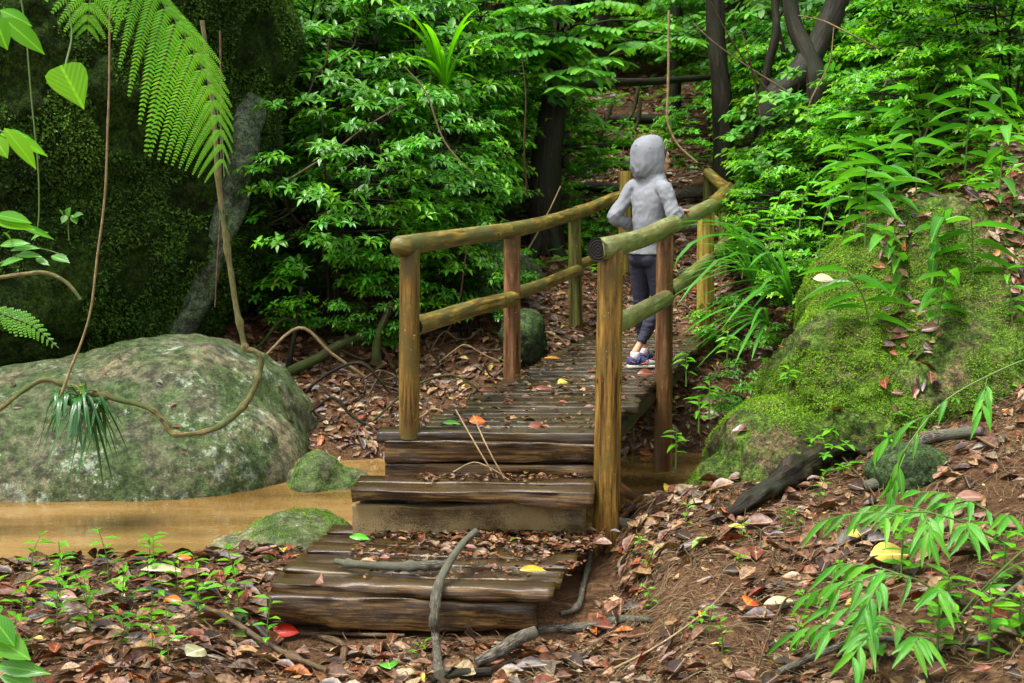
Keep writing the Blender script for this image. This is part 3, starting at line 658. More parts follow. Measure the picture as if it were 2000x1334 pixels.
# head with a face
HC0 = HC; HC = HC + G * .034
ball(mb, HC + G * .015 + UZ * .02, .074, .092, .100, GS, G, UZ, 14, 24)
ball(mb, HC + G * .055 - UZ * .045, .050, .05, .062, GS, G, UZ, 10, 18)
ball(mb, HC + G * .085 - UZ * .085, .022, .02, .02, GS, G, UZ)
ball(mb, HC + G * .092 + UZ * .03, .05, .018, .022, GS, G, UZ)
tube(mb, [HC + G * .098 + UZ * .018, HC + G * .112 - UZ * .004, HC + G * .122 - UZ * .020, HC + G * .102 - UZ * .030], [.009, .011, .013, .009], 10)
for s in (-1, 1):
    ball(mb, HC + GS * .076 * s - UZ * .005 - G * .002, .008, .02, .032, GS, G, UZ)
    ball(mb, HC + GS * .042 * s + G * .075 - UZ * .022, .02, .02, .02, GS, G, UZ)
ball(mb, HC + G * .104 - UZ * .050, .022, .010, .007, GS, G, UZ); ball(mb, HC + G * .101 - UZ * .060, .019, .010, .007, GS, G, UZ)
body = fuse('body', mb, M['skin'], person, .0042, 3)
for s in (-1, 1):
    mb = MB(); ball(mb, HC + GS * .032 * s + G * .090 + UZ * .0, .011, .011, .009, GS, G, UZ); mb.build('eye', M['eye'], person)
mb = MB(); ball(mb, HC + G * .107 - UZ * .0545, .021, .009, .007, GS, G, UZ); mb.build('mouth', M['lip'], person)
mb = MB(); ball(mb, HC + G * .006 + UZ * .034, .080, .092, .098, GS, G, UZ, 14, 24)
for s in (-1, 1): tube(mb, crom([HC + GS * .05 * s + G * .075 + UZ * .085, HC + GS * .072 * s + G * .05 + UZ * .03, HC + GS * .074 * s + G * .035 - UZ * .06], 5), [.012, .014, .006], 8)
fuse('hair', mb, M['hair'], person, .005, 3)
# hoodie
HC = HC0
mb = MB()
loft(mb, [tor(.855, -.015, .146, .130), tor(.90, -.01, .143, .125), tor(.97, -.002, .135, .114), tor(1.03, .005, .128, .106), tor(1.12, .012, .137, .110), tor(1.22, .018, .154, .114), tor(1.30, .026, .164, .110), tor(1.35, .032, .158, .10), tor(1.39, .038, .135, .09), tor(1.42, .042, .112, .085), tor(1.46, .045, .085, .08)], 36)
for sh, el, ha in ((shR, elR, haR), (shL, elL, haL)):
    inn = sh.lerp(V(PEL.x, PEL.y, 0) + Fd * .03 + UZ * 1.33, .45)
    tube(mb, crom([inn, sh, sh.lerp(el, .5), el, el.lerp(ha, .45), el.lerp(ha, .93)], 6), [.060, .060, .055, .052, .047, .035], 18, .10, wf=22)
def folds(p):
    z = p.z; q = Vector((p.x * 5 + p.z * 2, p.y * 5, p.z * 12 - p.x * 11)); f = .75 - abs(mnoise.noise(q)) * 2.6
    k = .35 + .9 * math.exp(-((z - 1.02) / .1) ** 2) + .6 * math.exp(-((z - 1.15) / .06) ** 2) * (1 if abs(p.x - .02) > .12 else 0) 
    if z > 1.42: k = .12
    return .0085 * k * f + .003 * mnoise.noise(p * 30)
fuse('hoodie', mb, M['hoodie'], person, .0055, 4, folds)
mb = MB()
rg = [(-.140, .045, .06, -.005), (-.130, .085, .11, -.01), (-.10, .112, .145, -.004), (-.05, .126, .164, 0), (.0, .130, .170, .002), (.040, .122, .168, .0), (.066, .108, .152, .0), (.074, .10, .142, .0), (.055, .09, .128, 0), (-.02, .08, .11, 0)]
loft(mb, [(HC + G * s + UZ * (z + .005), GS * a, UZ * b) for s, a, b, z in rg], 36, 2.7)
tube(mb, crom([HC - UZ * .14 - G * .07, HC - UZ * .15 - GS * .06, HC - UZ * .16 + G * .05, HC - UZ * .15 + GS * .06, HC - UZ * .14 - G * .07], 5), .022, 10)
def hfold(p):
    dz = max(0, 1.53 - p.z); return .010 * (dz / .1) ** .8 * (.5 - abs(mnoise.noise(Vector((p.x * 15 - p.z * 9, p.y * 15, p.z * 4)))) * 2.4) + .004 * mnoise.noise(p * 14)
hood = fuse('hood', mb, M['hoodie'], person, .0055, 4, hfold)
from mathutils.bvhtree import BVHTree
_bv = BVHTree.FromPolygons([v.co.copy() for v in hood.data.vertices], [tuple(p.vertices) for p in hood.data.polygons])
for (qx, qy) in ((1243, 286), (1270, 290), (1291, 287)):
    dd_ = ray(qx, qy).normalized(); h_ = _bv.ray_cast(cam.location - Vector(person.location), dd_)
    if h_[0]:
        mb = MB(); tube(mb, [h_[0] + UZ * .010 - V(.003, 0, 0), h_[0] - UZ * .012 + V(.003, 0, 0)], [.0022, .001], 6); mb.build('hood_tuck_shade', M['legging'], person)  # dark sliver paints the shade of a small crease in the hood
mb = MB(); q0 = shR.lerp(elR, .55) + V(.046, -.012, 0)
tube(mb, [q0 + V(-.004, -.018, .016), q0 + V(.002, -.006, .006), q0 + V(-.002, -.014, -.004), q0 + V(.004, -.004, -.018)], .0022, 6); mb.build('sleeve_logo', M['legging'], person)
# leggings
mb = MB()
loft(mb, [tor(.93, -.005, .118, .10), tor(.88, -.008, .126, .108), tor(.83, -.012, .128, .112), tor(.79, -.01, .118, .10), tor(.76, 0, .10, .075)], 30)
for s, hp in ((1, hpR), (-1, hpL)): ball(mb, V(PEL.x, PEL.y, .825) + Rd * .058 * s - Fd * .055, .068, .066, .075, Rd, Fd, UZ)
for hp, kn, an in ((hpR, knR, anR), (hpL, knL, anL)):
    cf = kn.lerp(an, .78)
    tube(mb, crom([hp, hp.lerp(kn, .3), hp.lerp(kn, .65), kn, kn.lerp(an, .3) - V(.015, .012, 0), kn.lerp(an, .55), cf], 5), [.088, .086, .071, .057, .055, .048, .039], 18)
fuse('leggings', mb, M['legging'], person, .006, 4, lambda p: .0035 * mnoise.noise(Vector((p.x * 20, p.y * 20, p.z * 45))) * (1.6 if p.z < .5 else .5))
# shoes and socks
def shoe(an, d, name):
    s = V(d.y, -d.x, 0); h = V(an.x, an.y, .0) - d * .062
    so = MB(); out = [(0, .018), (.012, .030), (.05, .036), (.11, .036), (.16, .043), (.205, .045), (.24, .036), (.262, .016)]
    loft(so, [(h + d * t + UZ * (.013 + .012 * max(0, (t - .2) / .06) ** 2 * .8), s * w, UZ * .014) for t, w in out], 24, 3.5)
    sh = so.build('shoe', M['sole'], person)
    up = MB(); loft(up, [(h + d * t + UZ * (.02 + hh / 2), s * w, UZ * hh / 2) for t, w, hh in ((.004, .016, .045), (.016, .029, .066), (.05, .034, .074), (.085, .035, .070), (.12, .037, .058), (.16, .040, .046))], 24, 2.6)
    up.build('upper', M['navy'], sh)
    tc = MB(); loft(tc, [(h + d * t + UZ * (.019 + hh / 2), s * w, UZ * hh / 2) for t, w, hh in ((.15, .041, .048), (.19, .0435, .040), (.225, .038, .032), (.25, .024, .022), (.257, .012, .014))], 24, 2.6)
    tc.build('toe_cap', M['toe'], sh)
    st = MB(); tube(st, crom([h + d * .075 + s * .036 + UZ * .045, h + d * .085 + s * .036 + UZ * .075, h + d * .10 + UZ * .094, h + d * .10 - s * .034 + UZ * .07], 5), .0095, 8); st.build('strap', M['navy'], sh)
    mk = MB(); tube(mk, [h + d * .095 + s * .040 + UZ * .036, h + d * .125 + s * .0415 + UZ * .040, h + d * .145 + s * .041 + UZ * .058, h + d * .155 + s * .039 + UZ * .060, h + d * .138 + s * .043 + UZ * .034], .0032, 6); mk.build('side_stripe', M['coral'], sh)
    h2 = MB(); tube(h2, [h + d * .018 + s * .031 + UZ * .06, h + d * .05 + s * .036 + UZ * .045], .0028, 6); h2.build('side_stripe', M['coral'], sh)
    lc = MB()
    for k in range(3): tube(lc, [h + d * (.125 + k * .014) + s * .014 + UZ * (.082 - k * .008), h + d * (.128 + k * .014) - s * .014 + UZ * (.082 - k * .008)], .0035, 6)
    lc.build('lace', M['coral'], sh)
    sk = MB(); loft(sk, [(V(an.x, an.y, z), V(1, 0, 0) * r, V(0, 1, 0) * r) for z, r in ((.065, .034), (.09, .036), (.115, .036), (.122, .033))], 20)
    sk.build('sock', M['sock'], person)
shoe(anR, dR, 'near'); shoe(anL, dL, 'far')
# ------------------------------------------------------------------ vegetation
def rvec(rs): 
    while True:
        v = Vector((rs.uniform(-1, 1), rs.uniform(-1, 1), rs.uniform(-1, 1)))
        if .05 < v.length < 1: return v.normalized()
def greens(rs, lo=.7, hi=1.35):
    b = rs.uniform(lo, hi); w = rs.uniform(-.15, .42); return (b * (1 + w), b, b * (1 - w * .5))
def whorl(lv, rs, p, ax, n, L, W, droop=.35, c0=None, spread=1.0):
    """a rosette of leaves round the axis ax"""
    ax = ax.normalized(); e = Vector((0, 0, 1)) if abs(ax.z) < .8 else Vector((1, 0, 0)); a = ax.cross(e).normalized(); b = ax.cross(a)
    ph = rs.uniform(0, 6.3)
    for k in range(n):
        an = ph + 6.283 * k / n + rs.uniform(-.3, .3); r = a * math.cos(an) + b * math.sin(an)
        d = (r * spread + ax * rs.uniform(.15, .6) + Vector((0, 0, -droop * rs.uniform(.2, 1.3)))).normalized()
        u = (Vector((0, 0, 1)) + ax * .3 + rvec(rs) * .35); s = rs.uniform(.7, 1.15)
        lv.add(p, d, u, L * s, W * s * rs.uniform(.85, 1.1), c0 or greens(rs))
def shrub_meshes(seed, h, r, nc, L, W, tpl, mat, smat, nodes=4, per=5, twigs=3, zc=.62, rz=.42, flatk=.6, stemr=.02, nstem=5, droop=.35):
    rs = random.Random(seed); lv = Leaves(); mb = MB(); stems = []
    for k in range(nstem):
        an = 6.283 * k / nstem + rs.uniform(-.4, .4); rr_ = r * rs.uniform(.25, .7)
        tip = Vector((math.cos(an) * rr_, math.sin(an) * rr_, h * rs.uniform(.7, .98)))
        P = crom([(rs.uniform(-.05, .05), rs.uniform(-.05, .05), -.12), tuple(tip * .3 + Vector((rs.uniform(-.1, .1), rs.uniform(-.1, .1), h * .12))), tuple(tip * .65 + rvec(rs) * .1), tuple(tip)], 4)
        tube(mb, P, [stemr, stemr * .7, stemr * .3], 6, caps=False); stems += [Vector(p) for p in P[3:]]
    for k in range(nc):
        d = rvec(rs); q = rs.uniform(.45, 1) ** .5
        c = Vector((d.x * r * q, d.y * r * q, h * zc + d.z * h * rz * q)); c.z = max(c.z, .08 * h)
        s = min(stems, key=lambda t_: (t_ - c).length + max(0, t_.z - c.z) * 1.0)
        out = Vector((c.x, c.y, 0)); out = (out.normalized() if out.length > .05 else Vector((1, 0, 0))) + rvec(rs) * .6; out.z = rs.uniform(-.05, .25); out.normalize()
        tube(mb, crom([tuple(s), tuple(s.lerp(c, .5) + rvec(rs) * .05), tuple(c)], 3), [.007, .004], 4, caps=False)
        for w in range(twigs):
            az = (w - (twigs - 1) / 2) * rs.uniform(.5, .9); dd = Matrix.Rotation(az, 3, 'Z') @ out; ln_ = rs.uniform(.14, .30) * (L / .1) ** .5
            e = c + dd * ln_ + Vector((0, 0, -.03)); tube(mb, [c, e], [.0035, .002], 3, caps=False)
            b0 = greens(rs, .75, 1.2)
            for nd in range(nodes):
                p = c.lerp(e, (nd + .6) / nodes); last = nd == nodes - 1
                cc = tuple(x * rs.uniform(.85, 1.2) for x in b0)
                if last and rs.random() < .3: cc = (cc[0] * 1.7, cc[1] * 1.4, cc[2] * .8)
                whorl(lv, rs, p, (dd * .6 + Vector((0, 0, .8))) , per if last else max(2, per - 2), L, W, droop, cc)
    return lv.mesh('foliage', tpl, mat), mb.mesh('stem', smat)
def shrub(name, meshes, loc, label, group=None, sc=1.0, rz=None, cat='shrub', rs=random.Random(77)):
    o = empty(name, loc, label, cat, group, rs.uniform(0, 6.28) if rz is None else rz); o.scale = (sc, sc, sc * rs.uniform(.92, 1.08))
    link('foliage', meshes[0], o); link('stem', meshes[1], o); return o
SA = [shrub_meshes(s, 2.3, 1.05, 125, .105, .040, 'shrub', M['leafA'], M['bark']) for s in (1, 2, 3)]
SS = [shrub_meshes(s, 1.0, .55, 38, .095, .036, 'shrub', M['leafA'], M['bark'], stemr=.01, nstem=4) for s in (4, 5)]
SC = [shrub_meshes(s, 1.5, .9, 130, .072, .033, 'small', M['leafC'], M['bark'], nodes=5, per=5, stemr=.012) for s in (6, 7, 8)]
SB = [shrub_meshes(s, 2.6, 1.2, 66, .15, .07, 'oval', M['leafB'], M['bark'], nodes=4, per=4, droop=.5) for s in (9, 10)]
SF = [shrub_meshes(s, 3.0, 1.6, 190, .12, .056, 'far', M['leafC'], M['bark'], nodes=4, per=4, twigs=3) for s in (12, 13, 14)]
def onT(x, y, dz=0.0): return Vector((x, y, float(T(x, y)) + dz))
def px2x(px, Y): return (px - 1000) / F_PX * Y * 1.0 * _cp + 0
G1 = 'glossy shrubs on the bank left of the bridge'
spots = [  # px, depth, set, index, scale, label
 (655, 12.0, SA, 0, .98, 'glossy leafy shrub in front, hanging over the leaf litter between boulder and bridge'),
 (780, 12.3, SA, 1, .92, 'glossy shrub reaching its sprays over the left handrail'),
 (590, 13.2, SA, 2, 1.18, 'tall glossy shrub beside the dark rock wall'),
 (850, 13.6, SA, 0, .85, 'glossy shrub just left of the dark leaning tree trunk'),
 (700, 13.9, SA, 1, 1.35, 'tall glossy shrub standing behind the front shrub left of the bridge'),
 (830, 14.8, SA, 2, 1.3, 'rounded shrub between the tall shrub and the dark trunk'),
 (520, 14.5, SA, 1, 1.45, 'dark shrub rising just behind the rock wall top'),
 (950, 15.4, SB, 0, 1.1, 'pale broad leaved shrub behind the dark leaning trunk'),
 (610, 16.0, SA, 0, 1.6, 'tallest shrub at the top of the picture left of centre'),
 (1535, 12.9, SC, 0, .62, 'small leaved bush right behind the right handrail end'),
 (1560, 12.2, SC, 1, .85, 'bright small leaved bush above the mossy rock'),
 (1640, 11.2, SC, 2, .75, 'low bright bush on top of the right bank'),
 (1700, 12.6, SC, 0, 1.0, 'bright rounded bush behind the top of the right bank'),
 (1780, 11.8, SC, 1, .9, 'leafy bush behind the ginger plants on the bank'),
 (1870, 12.6, SC, 2, 1.2, 'shining bush near the right edge behind the bank'),
 (1960, 11.9, SC, 0, 1.2, 'rightmost bush on the bank crest'),
 (1600, 16.2, SC, 2, 1.3, 'bush around the foot of the leaning tree'),
 (1650, 15.8, SC, 1, 1.4, 'wide shining bush right of the leaning tree'),
 (1780, 15.5, SC, 0, 1.5, 'tall shining bush upper right of the bank'),
 (1920, 16.0, SC, 2, 1.6, 'tall bush under the far dark trunk at upper right'),
 (1620, 13.2, SB, 1, .8, 'pale broad leaved shrub in front of the leaning tree'),
 (1570, 13.6, SC, 1, .9, 'bush hiding the foot of the leaning tree'),
 (1480, 18.5, SB, 1, 1.2, 'broad leaved shrub between the straight trunk and leaning tree'),
]
for px, Yd, S, i, sc, lab in spots:
    x = (px - 1000) / F_PX * (Yd * _cp + .2); shrub('shrub', S[i], onT(x, Yd, -.05), lab, None, sc)
# smaller shrubs low on the bank
for px, Yd, i, sc, lab in ((600, 11.9, 0, .8, 'small glossy shrub at the foot of the front shrub'), (740, 11.6, 1, .7, 'small glossy shrub left of the first bridge post'),
    (905, 11.9, 0, .75, 'small glossy shrub seen through the left railing'), (960, 12.6, 1, .7, 'little shrub behind the second left bridge post'), (860, 12.2, 0, .9, 'leafy low shrub under the left handrail'),
    (1145, 15.0, 1, .55, 'low bright herb clump behind the third left post'), (1180, 14.3, 0, .5, 'low bright herb beside the far end of the bridge'),
    (1450, 11.6, 1, .65, 'small bush between right rail and green bank'), (1475, 10.6, 0, .55, 'small bush at the top of the soil bank by the bridge')):
    x = (px - 1000) / F_PX * Yd; shrub('small_shrub', SS[i], onT(x, Yd, -.04), lab, None, sc)
# far shrubs fill the hillside
rs = random.Random(5); n = 0; tries = 0; placed = []
while n < 150 and tries < 6000:
    tries += 1; Yd = rs.uniform(16, 44) if n > 60 else rs.uniform(15.5, 25); px = rs.uniform(-50, 2080)
    x = (px - 1000) / F_PX * Yd
    if 1060 < px < 1410 and Yd < 23: continue
    if px < 520 and Yd < 17: continue
    if any((x - a) ** 2 + (Yd - b) ** 2 < (.85 + .018 * Yd) ** 2 for a, b in placed): continue
    placed.append((x, Yd))
    if Yd < 24: S = rs.choice([SA, SC, SC, SB] if px > 1000 else [SA, SA, SB, SF]); sc = rs.uniform(.9, 1.35)
    else: S = SF; sc = rs.uniform(.9, 1.5)
    shrub('hillside_shrub', rs.choice(S), onT(x, Yd, -.05), 'green shrub in the dense thicket on the hillside behind the bridge', 'shrubs of the hillside thicket', sc, rs=rs); n += 1

# trees: trunk and crown (the crowns are above the picture and shade the place)
def crown_mesh(seed, r, n, L=.2):
    rs = random.Random(seed); lv = Leaves()
    for k in range(n):
        d = rvec(rs); c = Vector((d.x * r, d.y * r, d.z * r * .4)) * rs.uniform(.4, 1)
        for j in range(5): whorl(lv, rs, c + rvec(rs) * .25, Vector((rs.uniform(-.4, .4), rs.uniform(-.4, .4), 1)), 4, L, L * .45)
    return lv.mesh('crown', 'far', M['canopy'])
CR = [crown_mesh(21, 2.2, 20), crown_mesh(22, 2.2, 24)]
rs_t = random.Random(9)
def tree(pts, rad, mat, label, crown=True, seed=0, wob=.16, roots=0, extra=None, group=None):
    base = Vector(pts[0]); o = empty('tree', base, label, 'tree', group); mb = MB()
    tube(mb, [Vector(p) - base for p in crom(pts, 7)], rad, 18, wob, False, seed=seed, wf=4)
    for k in range(roots):
        an = 6.28 * k / roots + .4; d = V(math.cos(an), math.sin(an), 0)
        tube(mb, crom([(d.x * rad[0] * .4, d.y * rad[0] * .4, .45), (d.x * rad[0] * 1.1, d.y * rad[0] * 1.1, .1), (d.x * rad[0] * 2.6, d.y * rad[0] * 2.6, -.12)], 4), [rad[0] * .5, rad[0] * .4, rad[0] * .15], 8, .1)
    link('trunk', mb.mesh('trunk', mat), o)
    for e in extra or []:
        b = MB(); tube(b, [Vector(p) - base for p in crom(e[0], 6)], e[1], 10, .12, False, seed=seed + 3); link('limb', b.mesh('limb', mat), o)
    if crown:
        c = link('crown', CR[seed % 2], o); c.location = Vector(pts[-1]) - base; c.rotation_euler = (0, 0, seed * 1.3); c.scale = (1.1, 1.1, 1.0)
    return o
def A(px, py, Y): return tuple(at(px, py, Y))
g1 = at(1062, 408, 14.6); g1.z = float(T(g1.x, 14.6)) - .1
tA = tree([tuple(g1), A(1066, 330, 14.6), A(1080, 220, 14.7), A(1088, 100, 14.8), A(1094, -20, 15), A(1110, -500, 15.5), A(1100, -900, 15.5)], [.20, .165, .14, .125, .12, .09, .05], M['bark'], 'dark wet leaning tree trunk beyond the left handrail, left of the path', seed=1, roots=5,
     extra=[([A(1084, 235, 14.7), A(1120, 185, 14.9), A(1165, 163, 15.2), A(1260, 160, 15.8), A(1400, 150, 16.4)], [.06, .055, .05, .035])])
tree([tuple(onT(at(1104, 330, 17).x, 17, -.1)), A(1103, 240, 17), A(1108, 120, 17), A(1100, -20, 17), A(1090, -400, 17)], [.065, .06, .055, .04], M['grey'], 'thin grey trunk right behind the dark leaning tree', seed=2)
tree([tuple(onT(at(1412, 380, 15.6).x, 15.6, -.1)), A(1413, 250, 15.6), A(1404, 130, 15.7), A(1396, 0, 15.8), A(1390, -400, 16), A(1380, -800, 16)], [.13, .115, .11, .10, .06], M['bark'], 'straight dark trunk above the far end of the right handrail', seed=3)
tree([tuple(onT(at(1478, 290, 13.9).x, 13.9, -.2)), A(1500, 230, 13.9), A(1560, 150, 14), A(1600, 80, 14.1), A(1640, -10, 14.2), A(1720, -250, 14.4), A(1750, -600, 14.4)], [.13, .12, .15, .12, .12, .08, .05], M['bark'], 'thick dark tree leaning steeply to the right in the upper right woods', seed=4,
     extra=[([A(1592, 250, 13.9), A(1594, 170, 13.9), A(1580, 110, 14), A(1545, 20, 14.2), A(1530, -200, 14.4)], [.12, .12, .09, .07])])
tree([tuple(onT(at(1480, 300, 14.6).x, 14.6, -.1)), A(1487, 230, 14.6), A(1498, 140, 14.6), A(1516, 60, 14.6), A(1512, -20, 14.7), A(1500, -400, 15)], [.055, .05, .045, .03], M['bark'], 'slender dark stem curving up left of the leaning tree', False, seed=5)
tree([tuple(onT(at(1528, 320, 15).x, 15, -.1)), A(1500, 240, 15), A(1530, 120, 15), A(1520, 40, 15), A(1545, -30, 15), A(1560, -300, 15)], [.03, .028, .024, .02], M['bark'], 'wiry stem crossing in front of the leaning tree', False, seed=6)
tree([tuple(onT(at(1930, 170, 22).x, 22, -.2)), A(1926, 50, 22), A(1922, -60, 22), A(1915, -500, 22)], [.22, .2, .18, .12], M['bark'], 'thick far trunk near the upper right corner', seed=7)
tree([tuple(onT(at(1318, 260, 20).x, 20, -.2)), A(1316, 190, 20), A(1322, 60, 20), A(1320, -60, 20), A(1320, -400, 20)], [.12, .10, .1, .07], M['bark'], 'dark trunk uphill right of the path above the hooded person', seed=8)
tree([tuple(onT(at(1170, 200, 23).x, 23, -.2)), A(1172, 60, 23), A(1168, -60, 23), A(1160, -400, 23)], [.12, .10, .1, .07], M['bark'], 'far trunk at the top centre above the path', seed=9)
tree([tuple(onT(at(960, 250, 21).x, 21, -.2)), A(962, 60, 21), A(955, -60, 21), A(950, -400, 21)], [.07, .06, .06, .04], M['bark'], 'thin far trunk left of the dark leaning tree', seed=10)
for i, (px, Yd) in enumerate(((1240, 26), (1450, 25), (1700, 27), (1810, 24), (860, 24), (740, 25), (620, 23), (1350, 30), (1040, 28))):
    b = onT((px - 1000) / F_PX * Yd, Yd, -.2); tree([tuple(b), (b.x + .1, b.y, b.z + 2), (b.x - .1, b.y, b.z + 4.5), (b.x + .2, b.y, b.z + 7)], [.11, .09, .07, .04], M['bark'], 'slim dark trunk standing in the hillside thicket', True, seed=20 + i, group='thin trunks in the hillside thicket')
# extra canopy trees beside and behind the viewer close the roof of the forest
for i, (x, y_) in enumerate(((-6.5, 7.0), (6.5, 6.0), (-5.0, 2.5), (6.8, 11.5), (5.0, 1.0))):
    b = onT(x, y_, -.2); tree([tuple(b), (x + .1, y_, b.z + 3), (x * .9, y_ + .2, b.z + 5.2), (x * .8, y_ + .3, b.z + 7)], [.2, .17, .13, .08], M['bark'], 'forest tree standing just outside the picture', True, seed=40 + i, group='forest trees around the clearing')

# broad leaved limb of the dark tree, over the path
rs = random.Random(31); lv = Leaves(); mb = MB(); bO = Vector(tA.location)
for (px, py, Yd) in ((1010, 60, 14.0), (1060, 95, 13.8), (1110, 70, 13.9), (1160, 50, 14.2), (1130, 130, 13.9), (1190, 110, 14.2), (1240, 80, 14.5), (1060, 140, 14), (1100, 165, 13.9), (1000, 120, 14.2), (1180, 0, 14.2), (1100, 10, 14.0), (1260, 40, 14.8), (1330, 70, 15.2), (1030, 10, 14.1)):
    c = at(px, py, Yd); s = at(1088, 70 + .3 * py, 14.7)
    tube(mb, crom([tuple(s - bO), tuple(s.lerp(c, .5) + V(0, 0, .1) - bO), tuple(c - bO)], 4), [.02, .006], 5, caps=False)
    for w in range(5):
        dd = rvec(rs); dd.z = abs(dd.z) * .1 - .2; dd.normalize(); e = c + dd * .35; tube(mb, [c - bO, e - bO], [.004, .002], 3, caps=False)
        for nd in range(5):
            for sd in (-1, 1):
                sdv = dd.cross(UZ) * sd; p = c.lerp(e, (nd + .5) / 5) - bO
                lv.add(p, sdv + dd * .5 + V(0, 0, -.3), UZ + rvec(rs) * .4, rs.uniform(.13, .19), rs.uniform(.06, .085), greens(rs, .8, 1.5))
link('branch_foliage', lv.mesh('branch_foliage', 'oval', M['leafB']), tA); link('branch', mb.mesh('branch', M['bark']), tA)

# low plants -----------------------------------------------------------------
def strap(mb, P, w, fold=.25, mi=0, uw=1.0):
    """long arching blade along curve P with half width w(t)"""
    P = [Vector(p) for p in P]; n = len(P); vs = []; uv = []
    for i, p in enumerate(P):
        t = (P[min(i + 1, n - 1)] - P[max(i - 1, 0)]).normalized(); s = t.cross(UZ)
        s = s.normalized() if s.length > 1e-3 else V(1, 0, 0); u = s.cross(t); ww = w(i / (n - 1))
        vs += [p + s * ww + u * ww * fold, p, p - s * ww + u * ww * fold]; uv += [(i / (n - 1), .5), (i / (n - 1), 0), (i / (n - 1), .5)]
    fs = []
    for i in range(n - 1): fs += [(3 * i, 3 * i + 1, 3 * i + 4, 3 * i + 3), (3 * i + 1, 3 * i + 2, 3 * i + 5, 3 * i + 4)]
    mb.add(vs, fs, uv, mi)
def tintfill(me, rs, lo=.85, hi=1.15):
    a = me.color_attributes.new('tint', 'FLOAT_COLOR', 'POINT'); n = len(me.vertices); b = np.full((n, 4), 1.0, np.float32)
    a.data.foreach_set('color', b.ravel()); return me
wl = lambda W, a=.5: (lambda t: W * (max(0, math.sin(math.pi * min(1, t ** .8 * .98 + .02))) ** a) * (1 if t < .97 else .4))
def blade_plant(name, loc, n, Lr, W, rs, mat, label, cat='plant', az=None, rise=.6, sag=.9, group=None, spread=6.28):
    o = empty(name, loc, label, cat, group); mb = MB()
    for k in range(n):
        a = (az if az is not None else 0) + rs.uniform(-spread / 2, spread / 2); L = rs.uniform(*Lr); r = rise * rs.uniform(.5, 1.3)
        d = V(math.cos(a), math.sin(a), 0); P = []
        for i in range(10):
            t = i / 9; P.append(d * (L * t * (.35 + .5 * t)) + UZ * (L * (r * t * 1.5 - sag * t * t)))
        strap(mb, P, wl(W * rs.uniform(.75, 1.2)), .35)
    link('leaves', tintfill(mb.mesh('leaves', mat), rs), o); return o
def stalk_plant(name, loc, rs, h, nl, L, W, mat, label, cat='plant', lean=(0, 0), tpl='lance', group=None, droop=.25, two=True, sr=.006, start=.35):
    o = empty(name, loc, label, cat, group); mb = MB(); lv = Leaves()
    P = [Vector(p) for p in crom([(0, 0, -.05), (lean[0] * .3, lean[1] * .3, h * .5), (lean[0], lean[1], h)], 6)]
    tube(mb, P, [sr, sr * .6], 6, caps=False); ph = rs.uniform(0, 6.28)
    for k in range(nl):
        t = start + (1 - start) * k / max(1, nl - 1); f = t * (len(P) - 1); i = min(int(f), len(P) - 2); p = P[i].lerp(P[i + 1], f - i)
        an = ph + (math.pi if two else 2.4) * k + rs.uniform(-.35, .35); d = V(math.cos(an), math.sin(an), rs.uniform(.1, .6) - droop)
        lv.add(p, d, UZ + rvec(rs) * .25, L * rs.uniform(.75, 1.15), W * rs.uniform(.8, 1.15), greens(rs, .85, 1.3))
    link('leaves', lv.mesh('leaves', tpl, mat), o); link('stem', mb.mesh('stem', M['stem']), o); return o
rs = random.Random(63)
# arching blades hanging over the right bank
bl = at(1545, 600, 8.9)
blade_plant('grassy_plant', bl, 20, (.6, 1.1), .019, rs, M['leafD'], 'arching long bladed plant on the bank leaning over the right lower rail', az=math.pi * 1.02, rise=.75, sag=.85, spread=2.0)
blade_plant('grassy_plant', at(1500, 640, 8.7), 14, (.4, .85), .017, rs, M['leafD'], 'lower arching bladed plant hanging down the soil bank', az=math.pi * 1.1, rise=.5, sag=.9, spread=2.4)
blade_plant('grassy_plant', at(1470, 560, 9.3), 12, (.45, .8), .017, rs, M['leafD'], 'upright bladed plant close to the second right bridge post', az=math.pi, rise=.95, sag=.8, spread=3.5)
# one broad leaf arching over the rail
o = empty('strap_leaf_plant', at(1512, 560, 9.0), 'single wide bright strap leaf arching left across the right rail', 'plant'); mb = MB()
strap(mb, [at(x, y_, Yd) - Vector(o.location) for x, y_, Yd in ((1512, 560, 9.0), (1490, 500, 8.95), (1455, 470, 8.9), (1420, 458, 8.85), (1380, 462, 8.8), (1350, 478, 8.75), (1325, 505, 8.7), (1316, 525, 8.7))], wl(.032, .6), .3)
strap(mb, [at(x, y_, Yd) - Vector(o.location) for x, y_, Yd in ((1512, 560, 9.0), (1500, 510, 9.0), (1460, 490, 8.9), (1400, 510, 8.7), (1350, 560, 8.6), (1320, 600, 8.5))], wl(.02, .6), .3)
link('leaves', tintfill(mb.mesh('leaves', M['leafD']), rs), o)
rock_top = [(1690, 470, 8.6, .45, 'ginger like plant with a broad wet leaf hanging over the mossy ridge'), (1740, 440, 8.7, .4, 'ginger like plant on the bank under the roots'), (1885, 330, 9.2, .5, 'plant with two long glossy leaves high on the right bank'),
            (1820, 530, 8.3, .38, 'glossy plant behind the orange mushroom'), (1900, 560, 8.2, .42, 'glossy plant right of the orange mushroom'), (1700, 640, 8.0, .35, 'plant with long leaves drooping down the front of the mossy rock'),
  (1660, 420, 9.0, .5, 'tall ginger like plant at the head of the mossy ridge'), (1950, 400, 8.6, .5, 'ginger like plant at the far right above the rock'), (1790, 400, 8.8, .45, 'ginger like plant between the roots and the ridge'), (1760, 560, 8.2, .35, 'long leaved plant left of the orange mushroom'), (1830, 640, 7.9, .35, 'drooping wet leaves on the dark right part of the rock'), (1960, 300, 9.4, .5, 'broad bladed plant at the right edge high on the bank')]
